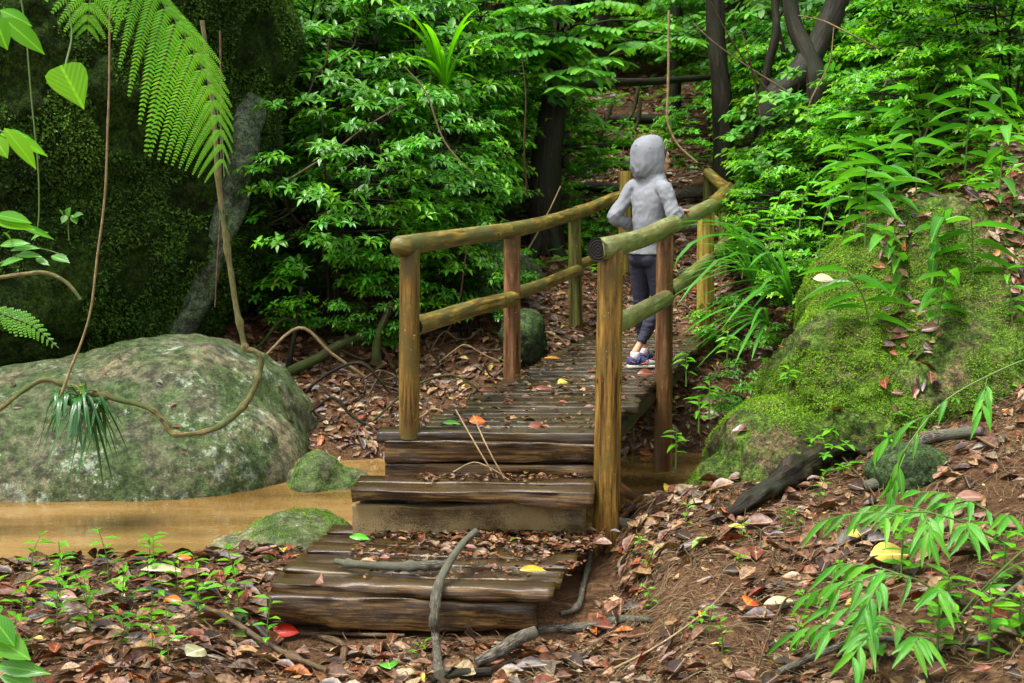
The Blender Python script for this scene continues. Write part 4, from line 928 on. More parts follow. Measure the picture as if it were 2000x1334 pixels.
for (px, py, Yd, h, lab) in rock_top:
    stalk_plant('ginger_plant', at(px, py, Yd), rs, h, 9, .32, .066, M['leafD'], lab, lean=(rs.uniform(-.2, .1), -.12), droop=.35, start=.15)
for (px, py, Yd, lab) in ((1620, 380, 10.0, 'tall shoot with narrow leaves on the bank crest'), (1560, 430, 9.8, 'leafy shoot left on the bank crest'), (1600, 455, 9.4, 'short leafy shoot in front of the bank crest'), (1750, 330, 9.8, 'slim shoot behind the ginger plants'),
    (1500, 470, 9.9, 'leafy shoot near the right rail'), (1660, 350, 10.4, 'leafy shoot with spreading top on the bank'), (1950, 480, 8.6, 'leafy shoot at the right picture edge above the rock'), (1850, 420, 9.0, 'leafy shoot over the exposed roots'),
    (1530, 520, 9.2, 'leafy shoot among the arching blades'), (1450, 500, 10.0, 'leafy shoot just right of the yellow post'), (1980, 640, 7.9, 'leafy shoot low at the right edge beside the rock'), (1640, 540, 8.9, 'leafy shoot at the upper end of the mossy ridge')):
    p = at(px, py, Yd); stalk_plant('leafy_shoot', p - V(0, 0, .12), rs, rs.uniform(.3, .5), 9, .17, .042, M['leafC'], lab, lean=(rs.uniform(-.12, .12), -.05), two=False, droop=.15)
for (px, py, Yd, lab) in ((1320, 900, 7.9, 'small leafy plant in the shade beside the second right bridge post'), (1365, 830, 8.0, 'small leafy plant on the left shoulder of the mossy rock'), (1340, 740, 8.4, 'leafy plant under the deck edge by the soil bank'), (1420, 700, 8.4, 'leafy plant hanging on the soil bank'), (1385, 800, 7.9, 'pale seedling perched on the mossy rock'), (1540, 760, 7.9, 'tiny fern like seedling on the mossy rock face')):
    stalk_plant('leafy_shoot', at(px, py, Yd), rs, rs.uniform(.1, .2), 8, .11, .032, M['leafC'], lab, two=False)
blade_plant('strap_leaf_plant', at(868, 185, 12.9), 14, (.45, .8), .03, rs, M['leafY'], 'bright strap leaved plant growing high among the shrubs left of the dark trunk', rise=1.1, sag=.8)
for (px, py, Yd, lab) in ((1800, 210, 11.2, 'large leaved ginger plant high up right of the leaning tree'), (1890, 160, 11.6, 'large leaved ginger plant near the upper right corner'), (1720, 250, 11.5, 'large leaved ginger plant over the bright bushes')):
    stalk_plant('ginger_plant', at(px, py + 110, Yd), rs, .6, 9, .42, .085, M['leafD'], lab, lean=(-.15, -.1), droop=.3, start=.2)
# seedlings on the near ground
SEED = [(60, 1120, 'seedling'), (130, 1090, ''), (215, 1140, ''), (290, 1075, ''), (300, 1200, ''), (110, 1230, ''), (40, 1200, ''), (390, 1220, ''), (450, 1230, ''), (180, 1240, ''), (240, 1190, ''), (520, 1280, ''), (350, 1170, ''), (1260, 1130, ''), (1275, 1190, ''), (1440, 1110, ''), (1560, 1040, ''), (1600, 985, ''), (1450, 1060, ''), (1650, 930, ''), (700, 1245, ''), (810, 1290, ''), (1350, 1240, ''), (330, 1300, ''), (20, 1290, '')]
rz_ = random.Random(3)
SEED += [(rz_.uniform(0, 470), rz_.uniform(1090, 1310), '') for _ in range(10)] + [(rz_.uniform(1180, 1700), rz_.uniform(1020, 1300), '') for _ in range(10)]
for i, (px, py, _) in enumerate(SEED):
    left = px < 620; p = ground(px, py)
    stalk_plant('seedling', p, rs, rs.uniform(.12, .34) if left else rs.uniform(.06, .16), 9 if left else 7, .095 if left else .055, .034 if left else .02, M['leafC'] if i % 3 else M['leafY'],
        'thin green seedling rising from the leaf litter by the near creek shore' if left else 'little green seedling in the brown soil right of the steps', lean=(rs.uniform(-.06, .06), rs.uniform(-.05, .05)), two=False, sr=.003, start=.25,
        tpl='shrub', group='seedlings on the near left shore' if left else 'seedlings on the right soil slope', droop=.1)
# bamboo like sprays, lower right
def spray(loc, pts, rs, label, L=.145, W=.030, n=13, sub=3):
    o = empty('bamboo_spray', loc, label, 'plant'); mb = MB(); lv = Leaves(); P = [Vector(p) - Vector(loc) for p in crom(pts, 6)]
    tube(mb, P, [.0055, .003], 6, caps=False)
    def leaves(Q, k0, k1, n_):
        for k in range(n_):
            f = (k0 + (k1 - k0) * k / max(1, n_ - 1)) * (len(Q) - 1); i = min(int(f), len(Q) - 2); p = Q[i].lerp(Q[i + 1], f - i); t_ = (Q[i + 1] - Q[i]).normalized()
            s = t_.cross(UZ) * (1 if k % 2 else -1)
            lv.add(p, s * rs.uniform(.3, .8) + t_ * rs.uniform(.5, 1) + V(0, -.1, -rs.uniform(.25, .75)), UZ + V(0, -.5, 0) + rvec(rs) * .4, L * rs.uniform(.8, 1.25), W * rs.uniform(.8, 1.2), greens(rs, .9, 1.5))
    leaves(P, .5, 1, n // 2)
    for j in range(sub):
        i = int((.35 + .5 * j / max(1, sub - 1)) * (len(P) - 1)) if sub > 1 else len(P) // 2
        t_ = (P[min(i + 1, len(P) - 1)] - P[i]).normalized(); s = t_.cross(UZ) * (1 if j % 2 else -1)
        Q = [P[i] + (t_ * .6 + s * .7) * (q / 5) * .34 + V(0, -.03, .05 * q / 5 - .09 * (q / 5) ** 2) for q in range(6)]
        tube(mb, Q, [.0028, .0015], 4, caps=False); leaves(Q, .35, 1, n // 2)
    link('leaves', lv.mesh('leaves', 'lance', M['leafD']), o); link('stem', mb.mesh('stem', M['stem']), o)
spray(at(1800, 1334, 5.6), [at(1800, 1340, 5.6), at(1870, 1210, 5.5), at(1960, 1110, 5.4), at(2040, 1040, 5.35)], rs, 'long yellow green bamboo culm slanting across the lower right corner', n=4, sub=1)
spray(at(1960, 1060, 5.7), [at(1960, 1060, 5.7), at(1880, 1020, 5.6), at(1800, 1000, 5.5), at(1730, 1010, 5.4)], rs, 'bamboo spray with drooping leaves over the orange fallen leaf at right', n=14, sub=4)
spray(at(1900, 1250, 5.4), [at(1900, 1250, 5.4), at(1820, 1150, 5.3), at(1730, 1120, 5.2), at(1640, 1150, 5.2)], rs, 'bamboo spray pointing left above the soil in the lower right', n=14, sub=4)
spray(at(1850, 1330, 5.2), [at(1900, 1345, 5.2), at(1800, 1250, 5.15), at(1720, 1215, 5.1), at(1620, 1235, 5.1)], rs, 'lowest bamboo spray at the bottom right edge', n=14, sub=4)
spray(at(1960, 930, 6.2), [at(1990, 1080, 6.0), at(1950, 1020, 6.0), at(1900, 980, 5.9), at(1850, 985, 5.9)], rs, 'bamboo spray in front of the right bank', n=12, sub=3)
spray(at(2020, 680, 6.6), [at(2040, 690, 6.6), at(1960, 720, 6.5), at(1850, 780, 6.4), at(1780, 860, 6.3), at(1740, 930, 6.3)], rs, 'long thin bamboo twig hanging down across the front of the mossy rock', n=12, sub=3)
for (px, py, lab) in ((1760, 1130, 'dense broad leaved herb behind the bamboo sprays'), (1850, 1200, 'low herb with rounded leaves among the bamboo'), (1960, 1150, 'glossy herb at the right edge'), (1930, 1290, 'broad glossy herb in the bottom right corner'), (1700, 1290, 'low leafy herb at the bottom edge right of centre'), (1990, 1240, 'heart leaved herb at the far right bottom edge'), (1830, 1290, 'low green herb under the bamboo culm'),(1900, 1080, 'soft leaved herb under the upper bamboo spray')):
    stalk_plant('herb', ground(px, py), rs, rs.uniform(.15, .28), 14, .11, .055, M['leafC'], lab, tpl='oval', two=False, start=.1, droop=.2)

# bromeliad on the liana over the boulder
bc = at(160, 790, 8.2)
br = blade_plant('bromeliad', bc, 30, (.2, .42), .011, rs, M['leafK'], 'dark strappy bromeliad with a yellow flower sitting on the looping vine', 'bromeliad', rise=.8, sag=1.7)
mb = MB()
for k in range(44):
    a = rs.uniform(0, 6.28); L = rs.uniform(.12, .38); d = V(math.cos(a), math.sin(a), 0); b0 = V(rs.uniform(-.18, .13), rs.uniform(-.05, .05), rs.uniform(-.05, .06)); r_ = rs.uniform(.1, .9); sg = rs.uniform(.7, 2.2)
    strap(mb, [b0 + d * (L * t * (.2 + .35 * rs.random() * 0 + .35 * t)) + UZ * L * (r_ * t - sg * t * t) for t in np.linspace(0, 1, 9)], wl(rs.uniform(.010, .018)), .35)
link('leaves', tintfill(mb.mesh('leaves', M['leafK']), rs), br)
mb = MB()
for k in range(7):
    a = k * .9; ce = V(.03, -.08, .09); strap(mb, [ce, ce + V(math.cos(a) * .02, -.01, .02 + math.sin(a) * .02), ce + V(math.cos(a) * .04, -.01, .03 + math.sin(a) * .04)], lambda t: .009 * (1 - t) + .001, .2)
M['yellow'] = m_plain('yellow_petal', (.80, .62, .03), .5); link('flower', mb.mesh('flower', M['yellow']), br)

# ferns
def frond(o, P, n, Lp, rs, mat, pin=18, hang=1.0, name='frond', wk=.30, w0=.5, asym=False):
    P = [Vector(p) for p in crom(P, 8)]; lv = Leaves(); mb = MB(); tube(mb, P, [.006, .0025], 6, caps=False)
    for k in range(n):
        f = (.02 + .97 * k / n) * (len(P) - 1); i = min(int(f), len(P) - 2); p = P[i].lerp(P[i + 1], f - i); t_ = (P[i + 1] - P[i]).normalized()
        q = k / n; L0 = Lp * (w0 + (1 - w0) * min(1, q * 3)) * (1 - max(0, q - .35) / .65 * .86)
        for sd in (-1, 1):
            s = t_.cross(V(0, -1, .25)).normalized() * sd; L = L0 if sd > 0 or not asym else L0 * .5
            d0 = (s * .85 + t_ * .68).normalized() if sd > 0 or not asym else (s * .42 + t_ * .9).normalized(); Q = [p + d0 * L * u + V(0, -.02, -hang * .32 * L * u * u) for u in np.linspace(0, 1, 8)]
            tube(mb, Q, [.0018, .0008], 3, caps=False)
            for j in range(pin):
                u = (j + .7) / (pin + .3) * 7; a_ = min(int(u), 6); pp = Q[a_].lerp(Q[a_ + 1], u - a_); tt = (Q[a_ + 1] - Q[a_]).normalized()
                wl_ = L * wk * (1 - (j / pin)) ** .6 + .004
                nn_ = V(0, -1, .35)
                for s2 in (-1, 1):
                    dd = tt.cross(nn_).normalized() * s2
                    lv.add(pp, dd + tt * .75, nn_ + rvec(rs) * .15, wl_ * .8, L / pin * .82, greens(rs, .9, 1.15))
    link(name, lv.mesh(name, 'pinnule', mat), o); link('rachis', mb.mesh('rachis', M['stem']), o)
fo = empty('tree_fern', at(300, -90, 7.0), 'huge bright tree fern frond drooping down in front of the dark rock wall', 'fern')
fl = Vector(fo.location)
frond(fo, [at(250, -110, 7.0) - fl, at(300, -20, 7.0) - fl, at(362, 70, 6.95) - fl, at(408, 165, 6.9) - fl, at(432, 255, 6.85) - fl, at(438, 345, 6.8) - fl], 15, .53, rs, M['leafY'], 30, wk=.17, asym=True)
frond(fo, [at(230, -220, 7.2) - fl, at(200, -120, 7.2) - fl, at(180, -50, 7.15) - fl, at(175, 20, 7.1) - fl, at(172, 70, 7.1) - fl], 10, .30, rs, M['leafY'], 16)
f2 = empty('fern', at(-30, 640, 7.6), 'small fern frond arching in from the left edge above the bromeliad', 'fern'); fl = Vector(f2.location)
frond(f2, [at(-30, 600, 7.6) - fl, at(20, 618, 7.6) - fl, at(70, 640, 7.6) - fl, at(115, 680, 7.6) - fl], 14, .10, rs, M['leafC'], 6, .5)
# ------------------------------------------------------------------ litter, moss, sticks and single fallen leaves
PAL = [((.13, .05, .02), 28), ((.04, .018, .010), 26), ((.29, .17, .08), 13), ((.17, .075, .035), 14), ((.20, .045, .018), 7), ((.22, .13, .06), 12), ((.14, .105, .075), 6), ((.36, .27, .15), 3), ((.45, .13, .02), 1.2), ((.50, .38, .06), .8), ((.16, .26, .04), 1.0)]
pc_ = np.array([p[0] for p in PAL]); pw_ = np.array([p[1] for p in PAL], float); pw_ /= pw_.sum()
def scatter(lv, xs, ys, zs, ns, L0, L1, rng, tilt=.32, lift=(.004, .03), wr=(.3, .6)):
    n = len(xs); k = rng.choice(len(PAL), n, p=pw_); c = pc_[k] * rng.uniform(.6, 1.3, (n, 1)); L = rng.uniform(L0, L1, n); L *= rng.uniform(.6, 1.15, n); W = L * rng.uniform(*wr, n)
    up = ns + rng.normal(0, tilt, (n, 3)); an = rng.uniform(0, 6.283, n); d = np.stack([np.cos(an), np.sin(an), rng.normal(0, .15, n)], 1)
    d = d - ns * (d * ns).sum(1, keepdims=True); lf = rng.uniform(*lift, n)
    P = np.stack([xs, ys, zs], 1) + ns * lf[:, None]
    lv.p += [tuple(v) for v in P]; lv.d += [tuple(v) for v in d]; lv.u += [tuple(v) for v in up]; lv.s += list(zip(L, W)); lv.c += [tuple(v) for v in c]
rng = np.random.default_rng(42)
def in_steps(x, y):
    ml = (y > Yl - .05) & (y < DY0 + .2) & (x > -1.2) & (x < np.where(y > Ym, .56, .36 + .3 * (y - Yl)))
    dk = (y >= DY0) & (y < 15.3) & (x > LX0 + SL * (y - DY0) - .02) & (x < RX0 + SL * (y - DY0) + .02)
    return ml, dk
def ground_litter(name, x0, x1, y0, y1, n, L0, L1, tpl, mask=None, keep_deck=False):
    x = rng.uniform(x0, x1, n); y = rng.uniform(y0, y1, n); z = T(x, y); ok = (z > WATER_Z) | (y < 6.5)
    ml, dk = in_steps(x, y); ok &= ~ml; ok &= ~((y > Yl - .12) & (y < Yl + .1) & (x > -1.15) & (x < .2))
    ok &= vn2(x * 1.3, y * 1.3, 9) > -.5 + .9 * rng.uniform(0, 1, n) * (0 if mask is None else mask(x, y))
    x, y, z = x[ok], y[ok], z[ok]; lv = Leaves(); scatter(lv, x, y, z, Tn(x, y), L0, L1, rng)
    tag(lv.build(name, tpl, M['litter']), 'carpet of wet brown fallen leaves on the forest floor', 'leaf litter', kind='stuff')
bare = lambda x, y: ss(.3, .9, x) * ss(8.6, 7.6, y) * .95
ground_litter('leaf_litter', -3.4, 3.6, 4.4, 8.4, 5200, .06, .17, 'dead', bare)
ground_litter('leaf_litter', -3.4, 3.6, 4.4, 8.4, 130, .14, .20, 'dead', bare)
ground_litter('leaf_litter', -3.4, 3.6, 4.4, 8.4, 6500, .025, .10, 'dead2', bare)
ground_litter('leaf_litter', -3.4, 3.6, 4.4, 8.4, 15000, .012, .045, 'far', bare)
ground_litter('leaf_litter', -2.6, 4.5, 8.6, 14.0, 9000, .06, .13, 'dead')
ground_litter('leaf_litter', -2.6, 4.5, 8.6, 14.0, 5000, .05, .11, 'dead2')
ground_litter('leaf_litter', -4, 7, 14, 25, 14000, .08, .16, 'dead')
# litter on the boards
def board_litter(n, fx, z, y0, y1, L0, L1, tpl, jam=None):
    y = rng.uniform(y0, y1, n) if jam is None else y1 - np.abs(rng.normal(0, jam, n)); a, b = fx(y); u = rng.uniform(.02, .98, n); x = a + (b - a) * u
    keep = vn2(x * 3, y * 3, 21) > rng.uniform(-.5, .25, n); x, y = x[keep], y[keep]
    ns = np.tile([0, 0, 1.], (len(x), 1)); lv = Leaves(); scatter(lv, x, y, np.full(len(x), z), ns, L0, L1, rng, .3, (.004, .02))
    tag(lv.build('leaf_litter', tpl, M['litter']), 'wet leaves lying on the boards of the bridge and steps', 'leaf litter', kind='stuff')
dfx = lambda y: (LX0 + SL * (y - DY0) + .03, RX0 + SL * (y - DY0) - .03)
board_litter(420, dfx, .008, DY0 + .05, 9.8, .03, .08, 'dead'); board_litter(600, dfx, .018, 9.8, 13.3, .03, .09, 'dead2'); board_litter(300, dfx, .31, 13.5, 15.2, .05, .1, 'dead')
pfx = lambda y: (-.95 + (y - Yl) * .3 - .12, .30 + (y - Yl) * .3)
board_litter(800, pfx, zl - .004, Yl + .2, Ym + .05, .03, .09, 'dead', .26); board_litter(300, pfx, zl - .004, Yl + .1, Ym, .025, .06, 'dead2')
board_litter(260, lambda y: (-.55 + 0 * y, .45 + 0 * y), zt + .004, Ym + .05, DY0 - .02, .02, .06, 'dead', .07)
# twigs and rootlets
def fibres(name, n, x0, x1, y0, y1, L0, L1, r0, r1, mat, seed, lab, seg=3, curl=.35, lift=.03):
    rs = random.Random(seed); mb = MB(); m_ = 0
    while m_ < n:
        x = rs.uniform(x0, x1); y = rs.uniform(y0, y1); a = rs.uniform(0, 6.28); L = rs.uniform(L0, L1); m_ += 1
        z0 = float(T(x, y))
        if z0 < WATER_Z + .01 and y > 6.5: continue
        q = np.array([x]); ml, dk = in_steps(q, np.array([y]))
        if ml[0]: continue
        P = []; xx, yy = x, y; k = 5 if L > .12 else 4; h = rs.uniform(.002, lift)
        for i in range(k):
            P.append((xx, yy)); a += rs.uniform(-curl, curl); xx += math.cos(a) * L / (k - 1); yy += math.sin(a) * L / (k - 1)
        P = np.array(P); z = T(P[:, 0], P[:, 1]) + h * np.sin(np.linspace(.3, 2.9, k)) + .004
        r = rs.uniform(r0, r1); tube(mb, [V(p[0], p[1], zz) for p, zz in zip(P, z)], [r, r * .5], seg, caps=False)
    tag(mb.build(name, mat), lab, 'twigs', kind='stuff')
fibres('rootlets', 2600, .3, 3.0, 4.6, 8.3, .05, .22, .0010, .0026, M['pale'], 1, 'pale brown rootlets on the bare soil slope', 3, .6, .03)
fibres('rootlets', 900, -1.1, .8, 4.7, 6.5, .05, .2, .001, .0026, M['pale'], 11, 'pale brown rootlets on the bare soil before the lowest step', 3, .6, .03)
fibres('twigs', 1500, -3.2, 3.2, 4.5, 8.3, .1, .45, .0015, .0045, M['twig'], 2, 'thin twigs among the fallen leaves', 4, .35, .05)
fibres('twigs', 900, -2.4, 4.2, 9.4, 14.5, .2, .8, .002, .007, M['twig'], 3, 'thin twigs and roots on the far bank', 4, .5, .12)
fibres('twigs', 400, -2, 4, 14.5, 22, .3, 1.2, .004, .011, M['twig'], 4, 'twigs and roots on the uphill slope', 4, .4, .12)
# low green ground cover in patches
def cover(name, n, x0, x1, y0, y1, L, thr, lab, seed, mat='leafC'):
    rs = random.Random(seed); lv = Leaves()
    x = rng.uniform(x0, x1, n); y = rng.uniform(y0, y1, n); m_ = vn2(x * .9, y * .9, seed) > thr
    pathm = np.abs(x - (LX0 + .55 + SL * (y - DY0))) < np.where(y < 13.5, .75, .85); m_ &= ~(pathm & (y < 22)); z = T(x, y); m_ &= z > WATER_Z + .02
    for a, b, c in zip(x[m_], y[m_], z[m_]): whorl(lv, rs, V(a, b, c + rs.uniform(.03, .22)), V(rs.uniform(-.4, .4), rs.uniform(-.4, .2), 1), 5, L * rs.uniform(.7, 1.3), L * .42, .35)
    tag(lv.build(name, 'small', M[mat]), lab, 'ground cover', kind='stuff')
cover('ground_cover', 2600, 1.7, 6.0, 9.5, 16, .09, -.25, 'dense low seedlings covering the slope behind the right bank', 3)
cover('ground_cover', 4200, -3, 8, 13.5, 27, .11, -.02, 'low green plants on the hillside', 4)
cover('ground_cover', 500, -2.0, 1.2, 10.6, 13.5, .07, .12, 'small green plants on the far creek bank', 5, 'leafA')
cover('ground_cover', 1300, 2.9, 7.5, 5.2, 12, .10, -.1, 'green plants covering the bank at the far right', 7)
cover('ground_cover', 260, 1.6, 3.4, 7.2, 9.6, .07, .0, 'small plants on the right bank', 6)

# moss blades on the rocks
def moss(rock, n, L0, L1, thr, minz, seed, name='moss', tintv=(.6, 1.35), fr=2.0, xmax=None):
    me = rock.data; tri = []; nv = len(me.vertices); co = np.empty(nv * 3); me.vertices.foreach_get('co', co); co = co.reshape(-1, 3)
    idx = np.array([p.vertices[:3] for p in me.polygons]); a, b, c = co[idx[:, 0]], co[idx[:, 1]], co[idx[:, 2]]
    nn_ = np.cross(b - a, c - a); ar = np.linalg.norm(nn_, axis=1); nn_ /= ar[:, None]
    loc = np.array(rock.location); mid = (a + b + c) / 3 + loc
    w = ar * (nn_[:, 2] > minz) * (nn_[:, 1] < .45) * (mid[:, 2] > WATER_Z)
    if rock is wr: w = w * (mid[:, 0] > -5.4) * (mid[:, 2] < 5.4) * (nn_[:, 1] < .15)
    mval = np.array([mnoise.fractal(Vector(m * fr) + Vector((seed, 0, 0)), 1, 2, 3) for m in mid]); w = w * (mval > thr) * (1 if name != 'moss' or rock is not mr else np.clip(1.25 - np.maximum(0, mid[:, 0] - 2.25) * 1.3 - mnoise.noise(Vector((1, 2, 3))), .05, 1))
    r = np.random.default_rng(seed); k = r.choice(len(w), n, p=w / w.sum()); u, v = r.uniform(0, 1, (2, n)); f = u + v > 1; u[f] = 1 - u[f]; v[f] = 1 - v[f]
    P = a[k] + (b - a)[k] * u[:, None] + (c - a)[k] * v[:, None]; Nn = nn_[k]
    d = Nn * .8 + r.normal(0, .6, (n, 3)) + np.array([0, 0, -.15]); up = Nn + r.normal(0, .5, (n, 3)); L = r.uniform(L0, L1, n)
    t = r.uniform(*tintv, n) * (1 + .35 * vn2(P[:, 0] * 9, P[:, 2] * 9, seed)); 
    lv = Leaves(); lv.p = P; lv.d = d; lv.u = up; lv.s = np.stack([L, L * .45], 1); lv.c = np.stack([t * r.uniform(.8, 1.2, n), t, t], 1)
    o = lv.build(name, 'far', M['moss'] if name == 'moss' else M['mossd'], rock); tag(o, kind='stuff'); return o
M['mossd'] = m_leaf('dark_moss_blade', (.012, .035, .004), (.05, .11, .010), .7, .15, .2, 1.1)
moss(mr, 80000, .008, .020, -.22, -.35, 1)
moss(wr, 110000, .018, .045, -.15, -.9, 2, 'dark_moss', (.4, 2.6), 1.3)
moss(fb, 6000, .006, .014, .0, .1, 3); moss(sb, 3000, .005, .011, .05, .1, 4); moss(gb, 9000, .006, .014, .22, -.2, 5, 'dark_moss', (1.0, 2.6), 2.2)

# fallen leaves caught on the rocks
def rock_litter(rock, n, minz, L0, L1, cond, seed, lab):
    me = rock.data; co = np.empty(len(me.vertices) * 3); me.vertices.foreach_get('co', co); co = co.reshape(-1, 3)
    idx = np.array([p.vertices[:3] for p in me.polygons]); a, b, c = co[idx[:, 0]], co[idx[:, 1]], co[idx[:, 2]]; nn_ = np.cross(b - a, c - a); ar = np.linalg.norm(nn_, axis=1); nn_ /= ar[:, None]
    mid = (a + b + c) / 3 + np.array(rock.location); w = ar * (nn_[:, 2] > minz) * cond(mid); r = np.random.default_rng(seed); k = r.choice(len(w), n, p=w / w.sum())
    P = mid[k]; lv = Leaves(); scatter(lv, P[:, 0], P[:, 1], P[:, 2], nn_[k], L0, L1, r, .5, (.0, .02)); tag(lv.build('leaf_litter', 'dead', M['litter']), lab, 'leaf litter', kind='stuff')
rock_litter(mr, 1500, .35, .05, .13, lambda m_: (m_[:, 0] > 1.9) * np.clip((m_[:, 0] - 1.9) * .8, .05, 1) * (vn2(m_[:, 0] * 2.5, m_[:, 2] * 2.5, 5) > .0), 3, 'dead leaves caught on the ledges of the mossy rock')
rock_litter(gb, 26, .5, .04, .09, lambda m_: (m_[:, 1] < 10.3) * 1.0, 4, 'few dead leaves on the green boulder')

# vines and branches
def vine(name, label, pts, rad, mat, seg=10, wob=.2, n=7, cat='vine', seed=0, nodes=0, wf=14):
    b = Vector(pts[0]); o = None; mb = MB(); C = [Vector(p) - b for p in crom([tuple(p) for p in pts], n)]
    R = list(np.interp(np.linspace(0, 1, len(C)), np.linspace(0, 1, len(rad)), rad)); rs = random.Random(seed)
    for k in range(nodes):
        i = rs.randrange(2, len(C) - 2); R[i] *= 1.45; R[i + 1] *= 1.2
    tube(mb, C, R, seg, wob, True, seed=seed, wf=wf); o = mb.build(name, mat, None, b); return tag(o, label, cat)
Yv = 8.3
vine('liana', 'thick knotty liana hanging from the fern and looping in front of the green boulder',
  [at(*p, Yv) for p in ((395, 40), (415, 200), (425, 340), (436, 430), (446, 500), (460, 590), (472, 650), (480, 680), (497, 686), (509, 700), (505, 735), (494, 765), (470, 800), (430, 832), (385, 846), (338, 847), (322, 826), (300, 802), (270, 790), (235, 782), (200, 772), (165, 765), (120, 748), (85, 742), (50, 760), (-20, 815))],
  [.014, .014, .016, .018, .018, .018, .019, .017, .018, .017, .016, .016, .018, .016, .014], M['liana'], 12, .35, 5, seed=1, nodes=16)
vine('hanging_vine', 'thin reddish vine dropping from the fern to the bromeliad', [at(*p, 8.2) for p in ((214, -20), (213, 160), (210, 250), (205, 380), (190, 500), (178, 600), (160, 665), (140, 715), (120, 770))], [.006, .007, .007, .010], M['pale'], 7, .2, 6, seed=2)
vine('hanging_vine', 'thin dark green vine hanging at the far left in front of the rock wall', [at(*p, 6.6) for p in ((38, -20), (50, 60), (62, 200), (74, 320), (76, 420), (68, 470))], [.004, .004, .003], M['stem'], 6, .1, 6, seed=3)
vine('hanging_vine', 'arched green brown vine on the rock wall above the bromeliad', [at(*p, 9.0) for p in ((-20, 545), (40, 536), (90, 533), (130, 552), (158, 585))], [.014, .014, .012], M['liana'], 8, .2, 6, seed=4)
vine('hanging_vine', 'straight brown vine hanging on the right part of the rock wall', [at(*p, 9.6) for p in ((430, 60), (432, 250), (430, 420), (424, 520), (420, 600))], [.008, .007, .005], M['twig'], 7, .2, 6, seed=5)
vine('hanging_vine', 'pale brown vine curling down right of the hooded head', [at(*p, 13.6) for p in ((1306, 20), (1305, 160), (1303, 225), (1312, 262), (1330, 290), (1362, 318))], [.012, .013, .013, .010], M['pale'], 8, .3, 6, seed=6)
for i, (ps, lab) in enumerate(((((1250, 160), (1235, 220), (1205, 260), (1190, 290)), 'curved woody vine left of the path behind the rail'), (((1250, 190), (1248, 230), (1232, 265), (1205, 283)), 'second curved vine just right of the first one beside the path'), (((1200, 190), (1190, 220), (1180, 250), (1168, 280)), 'short dark vine at the left edge of the path'))):
    vine('woody_vine', lab, [at(*p, 16.5) for p in ps], [.025, .022, .018], M['barkm'], 8, .2, 6, seed=7 + i)
vine('fallen_branch', 'long mossy branch rising from the bank toward the left bridge posts', [at(*p, Yd) for p, Yd in (((545, 745), 11.4), ((575, 722), 11.3), ((620, 700), 11.3), ((670, 670), 11.4), ((730, 652), 11.5), ((760, 650), 11.8))], [.06, .045, .04, .034, .026], M['barkm'], 12, .15, 6, 'branch', 10)
vine('sapling_stem', 'bare dark stem standing up from the base of the mossy branch', [at(*p, 11.4) for p in ((562, 735), (568, 690), (578, 640), (590, 560))], [.03, .022, .016], M['bark'], 9, .15, 6, 'sapling', 11)
vine('mossy_stump', 'short moss wrapped sapling stump left of the first bridge post', [at(*p, 11.2) for p in ((736, 712), (735, 680), (740, 650), (752, 622), (765, 590))], [.045, .036, .03, .022], M['barkm'], 10, .3, 6, 'stump', 12)
def gnd(px, py, dz=.02): p = ground(px, py); p.z += dz; return p
vine('fallen_stick', 'grey lichen spotted stick leaning up against the lowest step', [flat(858, 1318, -.70), at(851, 1250, 6.12), at(849, 1200, 6.15), at(857, 1140, 6.25), at(880, 1095, 6.38), at(905, 1060, 6.5), at(930, 1038, 6.62)], [.023, .019, .020, .020, .019, .018, .018], M['grey'], 14, .22, 7, 'stick', 13, 5)
vine('fallen_stick', 'bark covered stick with a bare orange end lying across the lower platform', [flat(655, 1096, zl + .03), flat(690, 1102, zl + .035), flat(740, 1105, zl + .035), flat(800, 1106, zl + .035), flat(870, 1103, zl + .035)], [.014, .02, .021, .021, .018], M['grey'], 12, .25, 7, 'stick', 14, 4)
vine('fallen_stick', 'pale mottled stick lying right of the plank steps', [gnd(1160, 1062), gnd(1150, 1110), gnd(1140, 1150), gnd(1128, 1195), gnd(1095, 1215)], [.012, .014, .015, .012], M['grey'], 10, .25, 6, 'stick', 15, 3)
vine('fallen_branch', 'dark thick branch at the foot of the steps on the right', [gnd(1050, 1238), gnd(1110, 1236), gnd(1170, 1236), gnd(1215, 1222), gnd(1270, 1222)], [.018, .024, .026, .022, .012], M['grey'], 12, .2, 6, 'branch', 16)
lc_ = vine('rotten_log', 'short rotten log end with pale green lichen at the bottom edge', [gnd(930, 1325, .06), gnd(975, 1308, .08), gnd(1010, 1290, .09), gnd(1045, 1276, .10)], [.022, .030, .034, .028], M['grey'], 14, .3, 6, 'log', 17)
vine('fallen_branch', 'knobbly dark branch along the bottom edge left of the rotten log', [gnd(840, 1345, .03), gnd(900, 1330, .03), gnd(960, 1326, .03)], [.022, .024, .02], M['bark'], 10, .25, 5, 'branch', 18)
vine('fallen_stick', 'long brown stick running down to the right across the leaf litter', [gnd(400, 1203, .04), gnd(450, 1232, .05), gnd(510, 1270, .05), gnd(570, 1305, .05), gnd(640, 1336, .05)], [.012, .014, .014, .012], M['twig'], 9, .2, 6, 'stick', 19, 4)
vine('fallen_stick', 'wet black stick lying in the leaves left of the lower platform', [gnd(290, 1160, .03), gnd(340, 1180, .03), gnd(390, 1200, .03), gnd(440, 1220, .03)], [.016, .02, .014], M['black'], 9, .2, 6, 'stick', 20)
vine('fallen_stick', 'short bluish black stick beside the red fallen leaf', [gnd(495, 1232, .03), gnd(520, 1260, .03), gnd(560, 1296, .02)], [.020, .020, .014], M['black'], 9, .15, 6, 'stick', 21)
